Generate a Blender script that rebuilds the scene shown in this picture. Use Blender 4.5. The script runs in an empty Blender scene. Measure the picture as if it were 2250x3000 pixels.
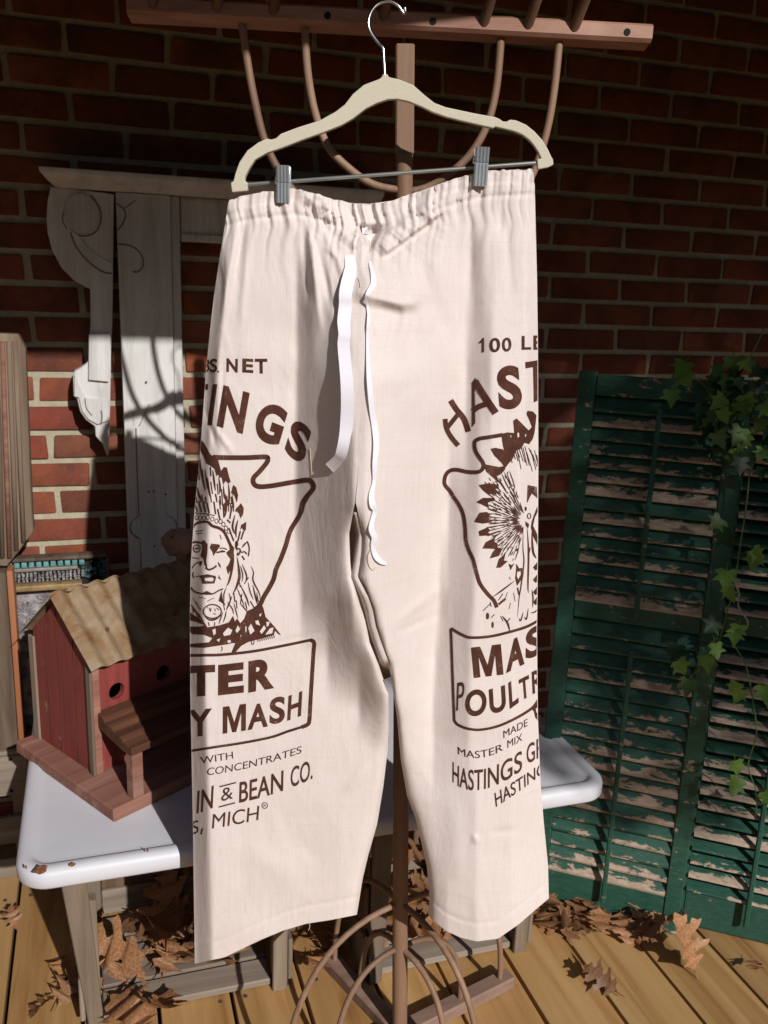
import bpy, bmesh, math, random
import numpy as np
from mathutils import Vector, Matrix, noise
from mathutils.geometry import tessellate_polygon

SC = bpy.context.scene
COL = SC.collection
R = math.radians

# ------------------------------------------------------------------ camera
CAM = np.array([0.0, -2.0567, 1.33])
RIGHT = np.array([0.95155468, -0.30523861, 0.03705513])
DOWN = np.array([-0.04262208, -0.25028997, -0.96723228])
FWD = np.array([0.30451116, 0.91879504, -0.2511745])
FPX = 2600.0                       # focal length in pixels of the 2250 x 3000 photograph
cam = bpy.data.cameras.new('camera')
cam.sensor_fit = 'VERTICAL'
cam.sensor_height = 24.0
cam.lens = FPX / 3000.0 * 24.0
cam.clip_start = 0.05
cam.clip_end = 1000.0
cam.dof.use_dof = True
cam.dof.focus_distance = 1.28
cam.dof.aperture_fstop = 4.8
camo = bpy.data.objects.new('camera', cam)
camo.matrix_world = Matrix(((RIGHT[0], -DOWN[0], -FWD[0], CAM[0]),
                            (RIGHT[1], -DOWN[1], -FWD[1], CAM[1]),
                            (RIGHT[2], -DOWN[2], -FWD[2], CAM[2]),
                            (0, 0, 0, 1)))
COL.objects.link(camo)
SC.camera = camo

# ------------------------------------------------------------------ light
SUN_DIR = Vector((0.225, -1.0, 0.60)).normalized()      # towards the sun
SUN_EL = math.asin(SUN_DIR.z)
SUN_AZ = math.atan2(SUN_DIR.x, SUN_DIR.y)
world = bpy.data.worlds.new('World')
SC.world = world
world.use_nodes = True
wn = world.node_tree.nodes
wl = world.node_tree.links
wn.clear()
sky = wn.new('ShaderNodeTexSky')
sky.sky_type = 'NISHITA'
sky.sun_disc = False
sky.sun_elevation = SUN_EL
sky.sun_rotation = SUN_AZ
bg = wn.new('ShaderNodeBackground')
bg.inputs['Strength'].default_value = 0.065
wo = wn.new('ShaderNodeOutputWorld')
wl.new(sky.outputs[0], bg.inputs[0])
wl.new(bg.outputs[0], wo.inputs[0])
sun = bpy.data.lights.new('sun', 'SUN')
sun.energy = 5.0
sun.angle = R(0.7)
sun.color = (1.0, 0.965, 0.925)
suno = bpy.data.objects.new('sun', sun)
suno.rotation_euler = SUN_DIR.to_track_quat('Z', 'Y').to_euler()
suno.location = (2, -6, 6)
COL.objects.link(suno)
SC.view_settings.view_transform = 'Standard'
SC.view_settings.look = 'None'
SC.view_settings.gamma = 1.0
SC.view_settings.exposure = -0.22
SC.view_settings.use_curve_mapping = False
SC.render.engine = 'CYCLES'
SC.cycles.max_bounces = 6
SC.cycles.use_denoising = True

# ------------------------------------------------------------------ measuring helpers (photograph pixel -> point on a real surface)
def ray(x, y):
    return RIGHT * ((x - 1125) / FPX) + DOWN * ((y - 1500) / FPX) + FWD
def at_y(x, y, Y):
    d = ray(x, y); return CAM + d * ((Y - CAM[1]) / d[1])
def at_z(x, y, Z):
    d = ray(x, y); return CAM + d * ((Z - CAM[2]) / d[2])
def at_plane(x, y, P, n):
    d = ray(x, y); P = np.array(P, float); n = np.array(n, float)
    return CAM + d * (((P - CAM) @ n) / (d @ n))
def project(P):
    q = np.array(P, float) - CAM
    z = q @ FWD
    return 1125 + FPX * (q @ RIGHT) / z, 1500 + FPX * (q @ DOWN) / z
HEAD = np.array([0.31459656, 0.94922548, 0.0])       # horizontal heading of the hung garment's plane
PER = np.array([0.94922548, -0.31459656, 0.0])

# ------------------------------------------------------------------ object helpers
def tag(o, label=None, cat=None, group=None, kind=None):
    if label: o['label'] = label
    if cat: o['category'] = cat
    if group: o['group'] = group
    if kind: o['kind'] = kind
    return o
def empty(name, loc=(0, 0, 0), rot=(0, 0, 0)):
    o = bpy.data.objects.new(name, None)
    o.location = loc
    o.rotation_euler = rot
    o.empty_display_size = 0.05
    COL.objects.link(o)
    return o
def obj(name, mesh, mat=None, parent=None, loc=(0, 0, 0), rot=(0, 0, 0)):
    o = bpy.data.objects.new(name, mesh)
    if mat is not None and len(mesh.materials) == 0:
        mesh.materials.append(mat)
    o.location = loc
    o.rotation_euler = rot
    if parent is not None:
        o.parent = parent
    COL.objects.link(o)
    return o

def bez(pts, n=14):
    pts = [Vector(p) for p in pts]; out = []
    P = [pts[0]] + pts + [pts[-1]]
    for i in range(len(pts) - 1):
        for k in range(n):
            t = k / n; a, b, c, d = P[i], P[i + 1], P[i + 2], P[i + 3]
            out.append(.5 * ((2 * b) + (c - a) * t + (2 * a - 5 * b + 4 * c - d) * t * t + (3 * b - a - 3 * c + d) * t ** 3))
    return out + [pts[-1]]

class MB:
    """collects simple shapes into one mesh; o is subtracted from every vertex"""
    def __init__(self, o=(0, 0, 0)):
        self.v = []; self.f = []; self.o = Vector(o)
    def add(self, vs, fs):
        n = len(self.v)
        self.v += [Vector(v) - self.o for v in vs]
        self.f += [tuple(i + n for i in f) for f in fs]
        return self
    def box(self, lo, hi, M=None):
        x0, y0, z0 = lo; x1, y1, z1 = hi
        vs = [(x0, y0, z0), (x1, y0, z0), (x1, y1, z0), (x0, y1, z0), (x0, y0, z1), (x1, y0, z1), (x1, y1, z1), (x0, y1, z1)]
        if M is not None: vs = [M @ Vector(v) for v in vs]
        return self.add(vs, [(0, 3, 2, 1), (4, 5, 6, 7), (0, 1, 5, 4), (1, 2, 6, 5), (2, 3, 7, 6), (3, 0, 4, 7)])
    def loft(self, loops, caps=True):
        n = len(loops[0]); vs = [p for l in loops for p in l]; fs = []
        for k in range(len(loops) - 1):
            for i in range(n):
                j = (i + 1) % n
                fs.append((k * n + i, k * n + j, (k + 1) * n + j, (k + 1) * n + i))
        if caps:
            fs.append(tuple(range(n - 1, -1, -1)))
            fs.append(tuple((len(loops) - 1) * n + i for i in range(n)))
        return self.add(vs, fs)
    def tube(self, pts, r, n=8, caps=True):
        pts = [Vector(p) for p in pts]
        loops = []; up = None
        for i, p in enumerate(pts):
            a = pts[max(0, i - 1)]; b = pts[min(len(pts) - 1, i + 1)]
            t = (b - a).normalized()
            if up is None:
                up = Vector((0, 0, 1)) if abs(t.z) < .9 else Vector((1, 0, 0))
            s = t.cross(up).normalized(); up = s.cross(t).normalized()
            rr = r[i] if isinstance(r, (list, tuple)) else r
            loops.append([p + s * (math.cos(2 * math.pi * k / n) * rr) + up * (math.sin(2 * math.pi * k / n) * rr) for k in range(n)])
        return self.loft(loops, caps)
    def prism(self, poly, ext):
        """poly: 3D points of a planar outline, ext: extrusion vector; concave outlines allowed"""
        poly = [Vector(p) for p in poly]; ext = Vector(ext); n = len(poly)
        tris = tessellate_polygon([poly])
        vs = poly + [p + ext for p in poly]
        nrm = Vector((0, 0, 0))
        for i in range(n):
            nrm += poly[i].cross(poly[(i + 1) % n])
        fs = []
        flip = nrm.dot(ext) > 0
        for t in tris:
            tn = (poly[t[1]] - poly[t[0]]).cross(poly[t[2]] - poly[t[0]])
            t = tuple(t) if tn.dot(ext) < 0 else (t[0], t[2], t[1])
            fs.append(t); fs.append((t[2] + n, t[1] + n, t[0] + n))
        for i in range(n):
            j = (i + 1) % n
            fs.append((i, j, j + n, i + n) if flip else (i, i + n, j + n, j))
        return self.add(vs, fs)
    def mesh(self, name='mesh', smooth=False, bevel=0, seg=1, angle=None):
        m = bpy.data.meshes.new(name)
        m.from_pydata([tuple(v) for v in self.v], [], self.f)
        m.validate()
        if bevel:
            bm = bmesh.new(); bm.from_mesh(m)
            bmesh.ops.remove_doubles(bm, verts=bm.verts, dist=1e-6)
            ed = [e for e in bm.edges if len(e.link_faces) == 2 and e.calc_face_angle(0) > R(30)]
            bmesh.ops.bevel(bm, geom=ed, offset=bevel, segments=seg, affect='EDGES', profile=.6, clamp_overlap=True)
            bm.to_mesh(m); bm.free()
        if smooth:
            m.shade_smooth()
            if angle:
                m.set_sharp_from_angle(angle=R(angle))
        m.update()
        return m

# ------------------------------------------------------------------ materials
def new_mat(name):
    m = bpy.data.materials.new(name); m.use_nodes = True
    nt = m.node_tree; b = nt.nodes['Principled BSDF']
    return m, nt, b
def N(nt, typ, **kw):
    n = nt.nodes.new(typ)
    for k, v in kw.items():
        if k in n.inputs: n.inputs[k].default_value = v
        else: setattr(n, k, v)
    return n
def coords(nt, scale=(1, 1, 1), rnd=True, rot=(0, 0, 0)):
    tc = N(nt, 'ShaderNodeTexCoord')
    mp = N(nt, 'ShaderNodeMapping'); mp.inputs['Scale'].default_value = scale; mp.inputs['Rotation'].default_value = rot
    if rnd:
        oi = N(nt, 'ShaderNodeObjectInfo')
        mul = N(nt, 'ShaderNodeVectorMath', operation='SCALE'); mul.inputs['Scale'].default_value = 37.0
        cb = N(nt, 'ShaderNodeCombineXYZ')
        nt.links.new(oi.outputs['Random'], cb.inputs[0]); nt.links.new(oi.outputs['Random'], cb.inputs[1])
        nt.links.new(cb.outputs[0], mul.inputs[0])
        ad = N(nt, 'ShaderNodeVectorMath', operation='ADD')
        nt.links.new(tc.outputs['Object'], ad.inputs[0]); nt.links.new(mul.outputs[0], ad.inputs[1])
        nt.links.new(ad.outputs[0], mp.inputs[0])
    else:
        nt.links.new(tc.outputs['Object'], mp.inputs[0])
    return mp.outputs[0]
def ramp(nt, fac, stops):
    r = N(nt, 'ShaderNodeValToRGB'); e = r.color_ramp.elements
    while len(e) < len(stops): e.new(0.5)
    for k, (p, c) in enumerate(stops):
        e[k].position = p; e[k].color = (c[0], c[1], c[2], 1) if not isinstance(c, (int, float)) else (c, c, c, 1)
    nt.links.new(fac, r.inputs[0]); return r.outputs[0]
def mixc(nt, fac, a, b, mode='MIX'):
    m = N(nt, 'ShaderNodeMix', data_type='RGBA', blend_type=mode)
    for k, v in ((0, fac), (6, a), (7, b)):
        if isinstance(v, bpy.types.NodeSocket): nt.links.new(v, m.inputs[k])
        elif isinstance(v, (int, float)): m.inputs[k].default_value = v
        else: m.inputs[k].default_value = (v[0], v[1], v[2], 1)
    return m.outputs[2]
def bump(nt, b, h, strength=.3, dist=.002):
    n = N(nt, 'ShaderNodeBump'); n.inputs['Strength'].default_value = strength; n.inputs['Distance'].default_value = dist
    nt.links.new(h, n.inputs['Height']); nt.links.new(n.outputs[0], b.inputs['Normal'])
def noise_n(nt, vec, scale=5, detail=4, rough=.6, dist=0):
    n = N(nt, 'ShaderNodeTexNoise'); n.inputs['Scale'].default_value = scale; n.inputs['Detail'].default_value = detail
    n.inputs['Roughness'].default_value = rough; n.inputs['Distortion'].default_value = dist
    nt.links.new(vec, n.inputs['Vector']); return n.outputs[0]
def obj_tint(nt, col, amt=.25):
    oi = N(nt, 'ShaderNodeObjectInfo')
    r = N(nt, 'ShaderNodeMapRange'); r.inputs[3].default_value = 1 - amt; r.inputs[4].default_value = 1 + amt
    nt.links.new(oi.outputs['Random'], r.inputs[0])
    v = N(nt, 'ShaderNodeVectorMath', operation='SCALE')
    nt.links.new(col, v.inputs[0]); nt.links.new(r.outputs[0], v.inputs['Scale'])
    return v.outputs[0]
def wood(name, c0, c1, c2, axis='x', scale=1.0, rough=.7, tint=.18, bstr=.35, knots=False, spec=.3):
    m, nt, b = new_mat(name)
    st = {'x': (2.2, 42, 42), 'y': (42, 2.2, 42), 'z': (42, 42, 2.2)}[axis]
    v = coords(nt, tuple(s * scale for s in st))
    n1 = noise_n(nt, v, 1.0, 5, .65, .6)
    v2 = coords(nt, tuple(s * scale * .28 for s in st))
    n2 = noise_n(nt, v2, 1.0, 3, .5, .3)
    col = ramp(nt, n1, [(.28, c0), (.5, c1), (.75, c2)])
    col = mixc(nt, ramp(nt, n2, [(.35, 0.0), (.7, .55)]), col, c0)
    if knots:
        vk = coords(nt, {'x': (5, 16, 16), 'y': (16, 5, 16), 'z': (16, 16, 5)}[axis])
        vo = N(nt, 'ShaderNodeTexVoronoi'); vo.inputs['Scale'].default_value = .55
        nt.links.new(vk, vo.inputs['Vector'])
        kf = ramp(nt, vo.outputs['Distance'], [(.05, .8), (.13, .35), (.2, 0.0)])
        col = mixc(nt, kf, col, (c0[0] * .55, c0[1] * .4, c0[2] * .3))
    col = obj_tint(nt, col, tint)
    nt.links.new(col, b.inputs['Base Color'])
    b.inputs['Roughness'].default_value = rough
    b.inputs['Specular IOR Level'].default_value = spec
    bump(nt, b, n1, bstr, .0015)
    return m
def plain(name, c, rough=.6, metal=0, var=.12, scale=30, bstr=.1, spec=.4):
    m, nt, b = new_mat(name)
    v = coords(nt)
    n = noise_n(nt, v, scale, 5, .6)
    col = ramp(nt, n, [(.3, tuple(x * (1 - var) for x in c)), (.7, tuple(min(1, x * (1 + var)) for x in c))])
    nt.links.new(col, b.inputs['Base Color'])
    b.inputs['Roughness'].default_value = rough; b.inputs['Metallic'].default_value = metal
    b.inputs['Specular IOR Level'].default_value = spec
    bump(nt, b, n, bstr, .001)
    return m

def brick_mat():
    m, nt, b = new_mat('red_brick')
    v = coords(nt)
    n = noise_n(nt, v, 9, 6, .62, .4)
    n2 = noise_n(nt, v, 160, 4, .7)
    oi = N(nt, 'ShaderNodeObjectInfo')
    base = ramp(nt, oi.outputs['Random'], [(0, (.185, .050, .025)), (.3, (.245, .073, .035)), (.55, (.205, .049, .030)), (.78, (.29, .100, .050)), (.9, (.125, .040, .026)), (1, (.20, .075, .042))])
    dark = mixc(nt, ramp(nt, n, [(.36, .85), (.58, 0.0)]), base, (.085, .032, .024))
    col = mixc(nt, ramp(nt, n2, [(.55, 0.0), (.75, .25)]), dark, (.36, .17, .12))
    nt.links.new(col, b.inputs['Base Color'])
    b.inputs['Roughness'].default_value = .85; b.inputs['Specular IOR Level'].default_value = .2
    bump(nt, b, n2, .5, .0015)
    return m
def mortar_mat():
    m, nt, b = new_mat('mortar')
    v = coords(nt, rnd=False)
    n = noise_n(nt, v, 60, 6, .7); n2 = noise_n(nt, v, 5, 3, .5)
    col = ramp(nt, n, [(.3, (.32, .285, .20)), (.7, (.46, .415, .31))])
    col = mixc(nt, ramp(nt, n2, [(.4, 0.0), (.75, .45)]), col, (.30, .27, .20))
    nt.links.new(col, b.inputs['Base Color']); b.inputs['Roughness'].default_value = .95; b.inputs['Specular IOR Level'].default_value = .1
    bump(nt, b, n, .8, .003)
    return m
def fabric_mat():
    m, nt, b = new_mat('cream_cotton')
    v = coords(nt, (1, 1, 1), rnd=False)
    w1 = noise_n(nt, coords(nt, (700, 700, 30), rnd=False), 1, 2, .5)
    w2 = noise_n(nt, coords(nt, (40, 40, 800), rnd=False), 1, 2, .5)
    ad = N(nt, 'ShaderNodeMath', operation='ADD'); nt.links.new(w1, ad.inputs[0]); nt.links.new(w2, ad.inputs[1])
    big = noise_n(nt, v, 7, 3, .5)
    col = ramp(nt, big, [(.3, (.715, .630, .606)), (.7, (.760, .684, .664))])
    col = mixc(nt, ramp(nt, ad.outputs[0], [(.75, .0), (1.3 / 2 + .35, .22)]), col, (.61, .525, .465))
    nt.links.new(col, b.inputs['Base Color']); b.inputs['Roughness'].default_value = .92; b.inputs['Specular IOR Level'].default_value = .12
    sl = noise_n(nt, coords(nt, (330, 330, 9), rnd=False), 1, 3, .6)
    sl2 = noise_n(nt, coords(nt, (7, 7, 330), rnd=False), 1, 3, .6)
    col = mixc(nt, ramp(nt, sl, [(.52, 0.0), (.72, .30)]), col, (.58, .50, .45))
    col = mixc(nt, ramp(nt, sl2, [(.54, 0.0), (.72, .22)]), col, (.60, .52, .46))
    nt.links.new(col, b.inputs['Base Color'])
    b.inputs['Sheen Weight'].default_value = .05
    wr = noise_n(nt, coords(nt, (18, 18, 8), rnd=False), 1, 5, .62, .9)
    b1 = N(nt, 'ShaderNodeBump'); b1.inputs['Strength'].default_value = .4; b1.inputs['Distance'].default_value = .005
    nt.links.new(wr, b1.inputs['Height'])
    b2 = N(nt, 'ShaderNodeBump'); b2.inputs['Strength'].default_value = .35; b2.inputs['Distance'].default_value = .0003
    nt.links.new(ad.outputs[0], b2.inputs['Height']); nt.links.new(b1.outputs[0], b2.inputs['Normal'])
    nt.links.new(b2.outputs[0], b.inputs['Normal'])
    tr = N(nt, 'ShaderNodeBsdfTranslucent'); tr.inputs[0].default_value = (.82, .58, .34, 1)
    mx = N(nt, 'ShaderNodeMixShader'); mx.inputs[0].default_value = .07
    nt.links.new(b.outputs[0], mx.inputs[1]); nt.links.new(tr.outputs[0], mx.inputs[2])
    nt.links.new(mx.outputs[0], nt.nodes['Material Output'].inputs[0])
    return m
def shutter_mat(name, bias):
    """old green paint flaking off grey brown wood, flakes stretched along the grain and worse at a slat's lower edge"""
    m, nt, b = new_mat(name)
    v = coords(nt, (20, 40, 55))
    n = noise_n(nt, v, 1, 7, .74, .3)
    vb = coords(nt, (60, 190, 190)); nf = noise_n(nt, vb, 1, 3, .6)
    tc = N(nt, 'ShaderNodeTexCoord'); sp = N(nt, 'ShaderNodeSeparateXYZ'); nt.links.new(tc.outputs['Object'], sp.inputs[0])
    oi = N(nt, 'ShaderNodeObjectInfo')
    g = N(nt, 'ShaderNodeMath', operation='MULTIPLY_ADD'); nt.links.new(sp.outputs[2], g.inputs[0])
    g.inputs[1].default_value = -9.0 if 'slat' in name else 0.0
    nt.links.new(n, g.inputs[2])
    rn = N(nt, 'ShaderNodeMath', operation='MULTIPLY_ADD'); nt.links.new(oi.outputs['Random'], rn.inputs[0]); rn.inputs[1].default_value = .30 if 'slat' in name else 0.05
    nt.links.new(g.outputs[0], rn.inputs[2])
    mask = ramp(nt, rn.outputs[0], [(bias, 0.0), (bias + .025, 1.0)])
    green = ramp(nt, nf, [(.3, (.013, .058, .039)), (.7, (.028, .092, .063))])
    bare = ramp(nt, nf, [(.3, (.30, .21, .15)), (.7, (.46, .37, .29))])
    col = mixc(nt, mask, green, bare)
    nt.links.new(col, b.inputs['Base Color'])
    rr = N(nt, 'ShaderNodeMapRange'); nt.links.new(mask, rr.inputs[0]); rr.inputs[3].default_value = .5; rr.inputs[4].default_value = .9
    nt.links.new(rr.outputs[0], b.inputs['Roughness']); b.inputs['Specular IOR Level'].default_value = .35
    inv = N(nt, 'ShaderNodeMath', operation='SUBTRACT'); inv.inputs[0].default_value = 1; nt.links.new(mask, inv.inputs[1])
    bump(nt, b, inv.outputs[0], .5, .0012)
    return m
def rust_mat():
    m, nt, b = new_mat('rusty_tin')
    v = coords(nt)
    n = noise_n(nt, v, 14, 6, .65, .5); n2 = noise_n(nt, v, 60, 5, .7)
    col = ramp(nt, n, [(.25, (.105, .048, .02)), (.42, (.215, .125, .058)), (.58, (.30, .225, .145)), (.75, (.235, .22, .19))])
    col = mixc(nt, ramp(nt, n2, [(.5, 0.0), (.7, .6)]), col, (.25, .12, .05))
    nt.links.new(col, b.inputs['Base Color']); b.inputs['Roughness'].default_value = .72; b.inputs['Metallic'].default_value = .15
    bump(nt, b, n2, .25, .001)
    return m
def tin_mat():
    m, nt, b = new_mat('embossed_grey_tin')
    v = coords(nt); n = noise_n(nt, v, 45, 5, .7); n2 = noise_n(nt, v, 12, 3, .6)
    col = ramp(nt, n, [(.35, (.08, .075, .085)), (.5, (.28, .26, .28)), (.65, (.48, .45, .46))])
    col = mixc(nt, ramp(nt, n2, [(.45, 0.0), (.65, .5)]), col, (.17, .13, .09))
    nt.links.new(col, b.inputs['Base Color']); b.inputs['Roughness'].default_value = .55; b.inputs['Metallic'].default_value = .4
    bump(nt, b, n, .5, .002)
    return m
def red_mat():
    m, nt, b = new_mat('barn_red_paint')
    v = coords(nt, (20, 20, 20)); n = noise_n(nt, v, 1, 6, .7); n2 = noise_n(nt, coords(nt, (70, 70, 6)), 1, 3, .6)
    col = ramp(nt, n2, [(.3, (.165, .030, .026)), (.7, (.26, .046, .036))])
    col = mixc(nt, ramp(nt, n, [(.62, 0.0), (.70, .7)]), col, (.30, .24, .20))
    nt.links.new(col, b.inputs['Base Color']); b.inputs['Roughness'].default_value = .65
    bump(nt, b, n2, .2, .001)
    return m
def ink_mat():
    m, nt, b = new_mat('brown_ink')
    n = noise_n(nt, coords(nt, (650, 650, 650), rnd=False), 1, 3, .6); n2 = noise_n(nt, coords(nt, (45, 45, 45), rnd=False), 1, 4, .6)
    ad = N(nt, 'ShaderNodeMath', operation='MULTIPLY_ADD'); nt.links.new(n2, ad.inputs[0]); ad.inputs[1].default_value = .6; nt.links.new(n, ad.inputs[2])
    col = ramp(nt, n2, [(.3, (.060, .022, .014)), (.7, (.090, .036, .024))])
    col = mixc(nt, ramp(nt, ad.outputs[0], [(.97, 0.0), (1.1, .25)]), col, (.60, .50, .44))
    nt.links.new(col, b.inputs['Base Color']); b.inputs['Roughness'].default_value = .9; b.inputs['Specular IOR Level'].default_value = .12
    return m
def enamel_mat():
    m, nt, b = new_mat('white_enamel')
    n = noise_n(nt, coords(nt, (6, 6, 6), rnd=False), 1, 5, .6); n2 = noise_n(nt, coords(nt, (240, 240, 240), rnd=False), 1, 2, .6); n3 = noise_n(nt, coords(nt, (9, 60, 60), rnd=False), 1, 4, .7)
    col = ramp(nt, n, [(.3, (.55, .555, .60)), (.7, (.62, .625, .67))])
    col = mixc(nt, ramp(nt, n2, [(.74, 0.0), (.80, .6)]), col, (.25, .2, .17))
    col = mixc(nt, ramp(nt, n3, [(.62, 0.0), (.75, .25)]), col, (.42, .40, .38))
    nt.links.new(col, b.inputs['Base Color'])
    r = N(nt, 'ShaderNodeMapRange'); nt.links.new(n3, r.inputs[0]); r.inputs[3].default_value = .34; r.inputs[4].default_value = .62; nt.links.new(r.outputs[0], b.inputs['Roughness'])
    return m
def white_mat():
    m, nt, b = new_mat('weathered_white_paint')
    v = coords(nt, (34, 34, 3)); n = noise_n(nt, v, 1, 6, .7, .4); n2 = noise_n(nt, coords(nt), 7, 4, .6)
    n3 = noise_n(nt, coords(nt, (150, 150, 14)), 1, 3, .7)
    col = ramp(nt, n, [(.3, (.40, .385, .37)), (.55, (.60, .59, .585)), (.8, (.66, .65, .65))])
    col = mixc(nt, ramp(nt, n2, [(.42, .0), (.7, .5)]), col, (.42, .40, .37))
    col = mixc(nt, ramp(nt, n3, [(.66, 0.0), (.74, .75)]), col, (.22, .19, .16))
    nt.links.new(col, b.inputs['Base Color']); b.inputs['Roughness'].default_value = .75
    bump(nt, b, n, .3, .0015)
    return m
def leaf_mat(name, c0, c1, rough=.6, tl=.25):
    m, nt, b = new_mat(name)
    v = coords(nt); n = noise_n(nt, v, 30, 4, .6)
    col = ramp(nt, n, [(.3, c0), (.7, c1)])
    col = obj_tint(nt, col, .42)
    nt.links.new(col, b.inputs['Base Color']); b.inputs['Roughness'].default_value = rough
    tr = N(nt, 'ShaderNodeBsdfTranslucent'); nt.links.new(col, tr.inputs[0])
    mx = N(nt, 'ShaderNodeMixShader'); mx.inputs[0].default_value = tl
    nt.links.new(b.outputs[0], mx.inputs[1]); nt.links.new(tr.outputs[0], mx.inputs[2])
    nt.links.new(mx.outputs[0], nt.nodes['Material Output'].inputs[0])
    return m

M_BRICK = brick_mat(); M_MORTAR = mortar_mat(); M_CLOTH = fabric_mat()
M_DECK = wood('treated_pine', (.27, .132, .043), (.47, .275, .106), (.565, .37, .175), 'y', .55, .6, .14, .3, True)
M_GREY = wood('weathered_grey_wood', (.125, .09, .06), (.215, .165, .12), (.31, .255, .20), 'z', .8, .85)
M_GREYX = wood('weathered_grey_board', (.14, .105, .08), (.235, .19, .15), (.33, .285, .235), 'x', .8, .85)
M_SLATB = wood('brown_crate_slat', (.09, .05, .03), (.17, .11, .07), (.24, .17, .12), 'z', .8, .85)
M_FLUTE = wood('fluted_old_wood', (.085, .055, .036), (.17, .122, .085), (.26, .20, .145), 'z', .9, .85)
M_REDW = wood('reddish_worn_wood', (.17, .065, .045), (.27, .125, .09), (.36, .23, .175), 'x', .8, .8)
M_BROWN = wood('dark_brown_wood', (.045, .017, .010), (.095, .036, .019), (.145, .062, .033), 'x', .8, .75)
M_ORANGE = wood('orange_stained_wood', (.22, .075, .03), (.36, .14, .06), (.44, .2, .1), 'z', .8, .6)
M_DKFR = wood('dark_frame_wood', (.05, .032, .022), (.12, .085, .06), (.2, .15, .11), 'z', .8, .7)
M_RACK = wood('smooth_tan_rack_wood', (.155, .088, .055), (.25, .148, .094), (.34, .22, .148), 'z', .8, .55, .08, .25)
M_BARW = wood('ribbed_rack_bar_wood', (.19, .085, .055), (.31, .155, .105), (.43, .25, .18), 'x', .7, .5, .05, .3)
M_BASEW = wood('greyed_base_bar_wood', (.17, .10, .075), (.27, .175, .135), (.36, .25, .2), 'x', .7, .6, .05, .3)
M_PEG = wood('dark_peg_wood', (.10, .05, .03), (.17, .09, .055), (.22, .13, .08), 'z', .7, .6, .1, .2)
M_WHITE = white_mat()
M_ENAMEL = enamel_mat()
M_CHIP = plain('rust_chip', (.17, .065, .03), .9, 0, .5, 90, .6)
M_RED = red_mat(); M_RUST = rust_mat(); M_TIN = tin_mat()
M_TEAL = plain('verdigris_tin', (.13, .30, .30), .5, .2, .45, 60, .3)
M_TEALD = plain('dark_verdigris_tin', (.05, .12, .12), .5, .3, .6, 60, .3)
M_GOLD = plain('worn_gilt', (.28, .19, .09), .5, .2, .4, 40, .3)
M_GROOVE = plain('dark_groove_tone', (.19, .165, .145), .95)  # even dark tone for the drawn groove lines
M_DARK = plain('black_hollow', (.012, .009, .008), .9)
M_GOLDTIN = plain('dull_tin_bar', (.26, .235, .20), .5, .3, .4, 40, .3)
M_HANG = plain('cream_flocked_plastic', (.57, .525, .42), .95, 0, .05, 400, .15, .1)
M_CHROME = plain('chrome_wire', (.72, .74, .76), .22, 1, .05)
M_STEEL = plain('brushed_clip_steel', (.62, .65, .68), .34, .8, .12)
M_BAR = plain('grey_hanger_rod', (.42, .44, .42), .35, .8, .1)
M_PRINT = ink_mat()
M_RIB = plain('white_twill_tape', (.86, .83, .90), .8, 0, .03, 300, .15, .2)
M_TAG = plain('white_size_tag', (.80, .80, .84), .8)
M_THREAD = plain('cream_thread', (.62, .48, .34), .9)
M_SLAT = shutter_mat('peeling_green_slat', .80)
M_STILE = shutter_mat('peeling_green_stile', .645)
M_OAK = leaf_mat('dry_oak_leaf', (.20, .082, .032), (.42, .225, .11), .55, .22)
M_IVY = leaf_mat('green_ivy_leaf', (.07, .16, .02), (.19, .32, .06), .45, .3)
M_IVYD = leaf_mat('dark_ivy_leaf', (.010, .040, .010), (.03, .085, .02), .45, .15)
M_STEM = plain('vine_stem', (.10, .16, .05), .6, 0, .3)
M_TWIG = plain('bare_pale_twig', (.33, .28, .25), .8, 0, .3)
M_LAWN = plain('lawn_green', (.05, .085, .025), .95, 0, .4, 3, .2)
M_ROOF = plain('porch_ceiling_paint', (.055, .05, .045), .8)
M_BARK = plain('tree_bark', (.11, .085, .06), .9, 0, .4, 20, .6)
M_CROWN = leaf_mat('tree_leaf', (.05, .08, .02), (.09, .13, .035), .6, .2)
M_NUT = wood('pinkish_knot_wood', (.16, .09, .07), (.27, .17, .135), (.36, .25, .21), 'z', 1.0, .8)

# ------------------------------------------------------------------ setting: lawn, deck, wall, porch roof, tree and hedge added to shape the light
mb = MB(); mb.add([(-300, -300, -.45), (300, -300, -.45), (300, 300, -.45), (-300, 300, -.45)], [(0, 1, 2, 3)])
tag(obj('lawn', mb.mesh('lawn'), M_LAWN), kind='structure')

deck = empty('deck', (0, 0, 0)); tag(deck, kind='structure')
gaps = [-.205, -.07, .065, .2, .335, .474, .61, .755, .9, 1.044, 1.19]
while gaps[-1] < 3.2: gaps.append(gaps[-1] + .1445)
while gaps[0] > -2.2: gaps.insert(0, gaps[0] - .1385)
rng = random.Random(3)
for a, b_ in zip(gaps[:-1], gaps[1:]):
    w = b_ - a - .0065
    m_ = MB().box((-w / 2, -2.75, -.027), (w / 2, -.012, 0.0)).mesh('plank', True, .004, 2, 40)
    obj('plank', m_, M_DECK, deck, ((a + b_) / 2, 0, rng.uniform(-.0012, .0012)))
screw = MB().tube([(0, 0, -.002), (0, 0, .0008)], .0042, 10).mesh('screw'); screw.materials.append(plain('dull_screw', (.16, .14, .12), .5, .7))
for a, b_ in zip(gaps[:-1], gaps[1:]):
    for yy in (-.24, -.645, -1.05):
        for fx in (.2, .8):
            obj('screw', screw, None, deck, (a + (b_ - a) * fx + rng.uniform(-.006, .006), yy + rng.uniform(-.008, .008), .0012))
obj('joist_frame', MB().box((-2.2, -2.7, -.2), (3.3, -.02, -.032)).mesh('joists'), M_DARK, deck)

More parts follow.
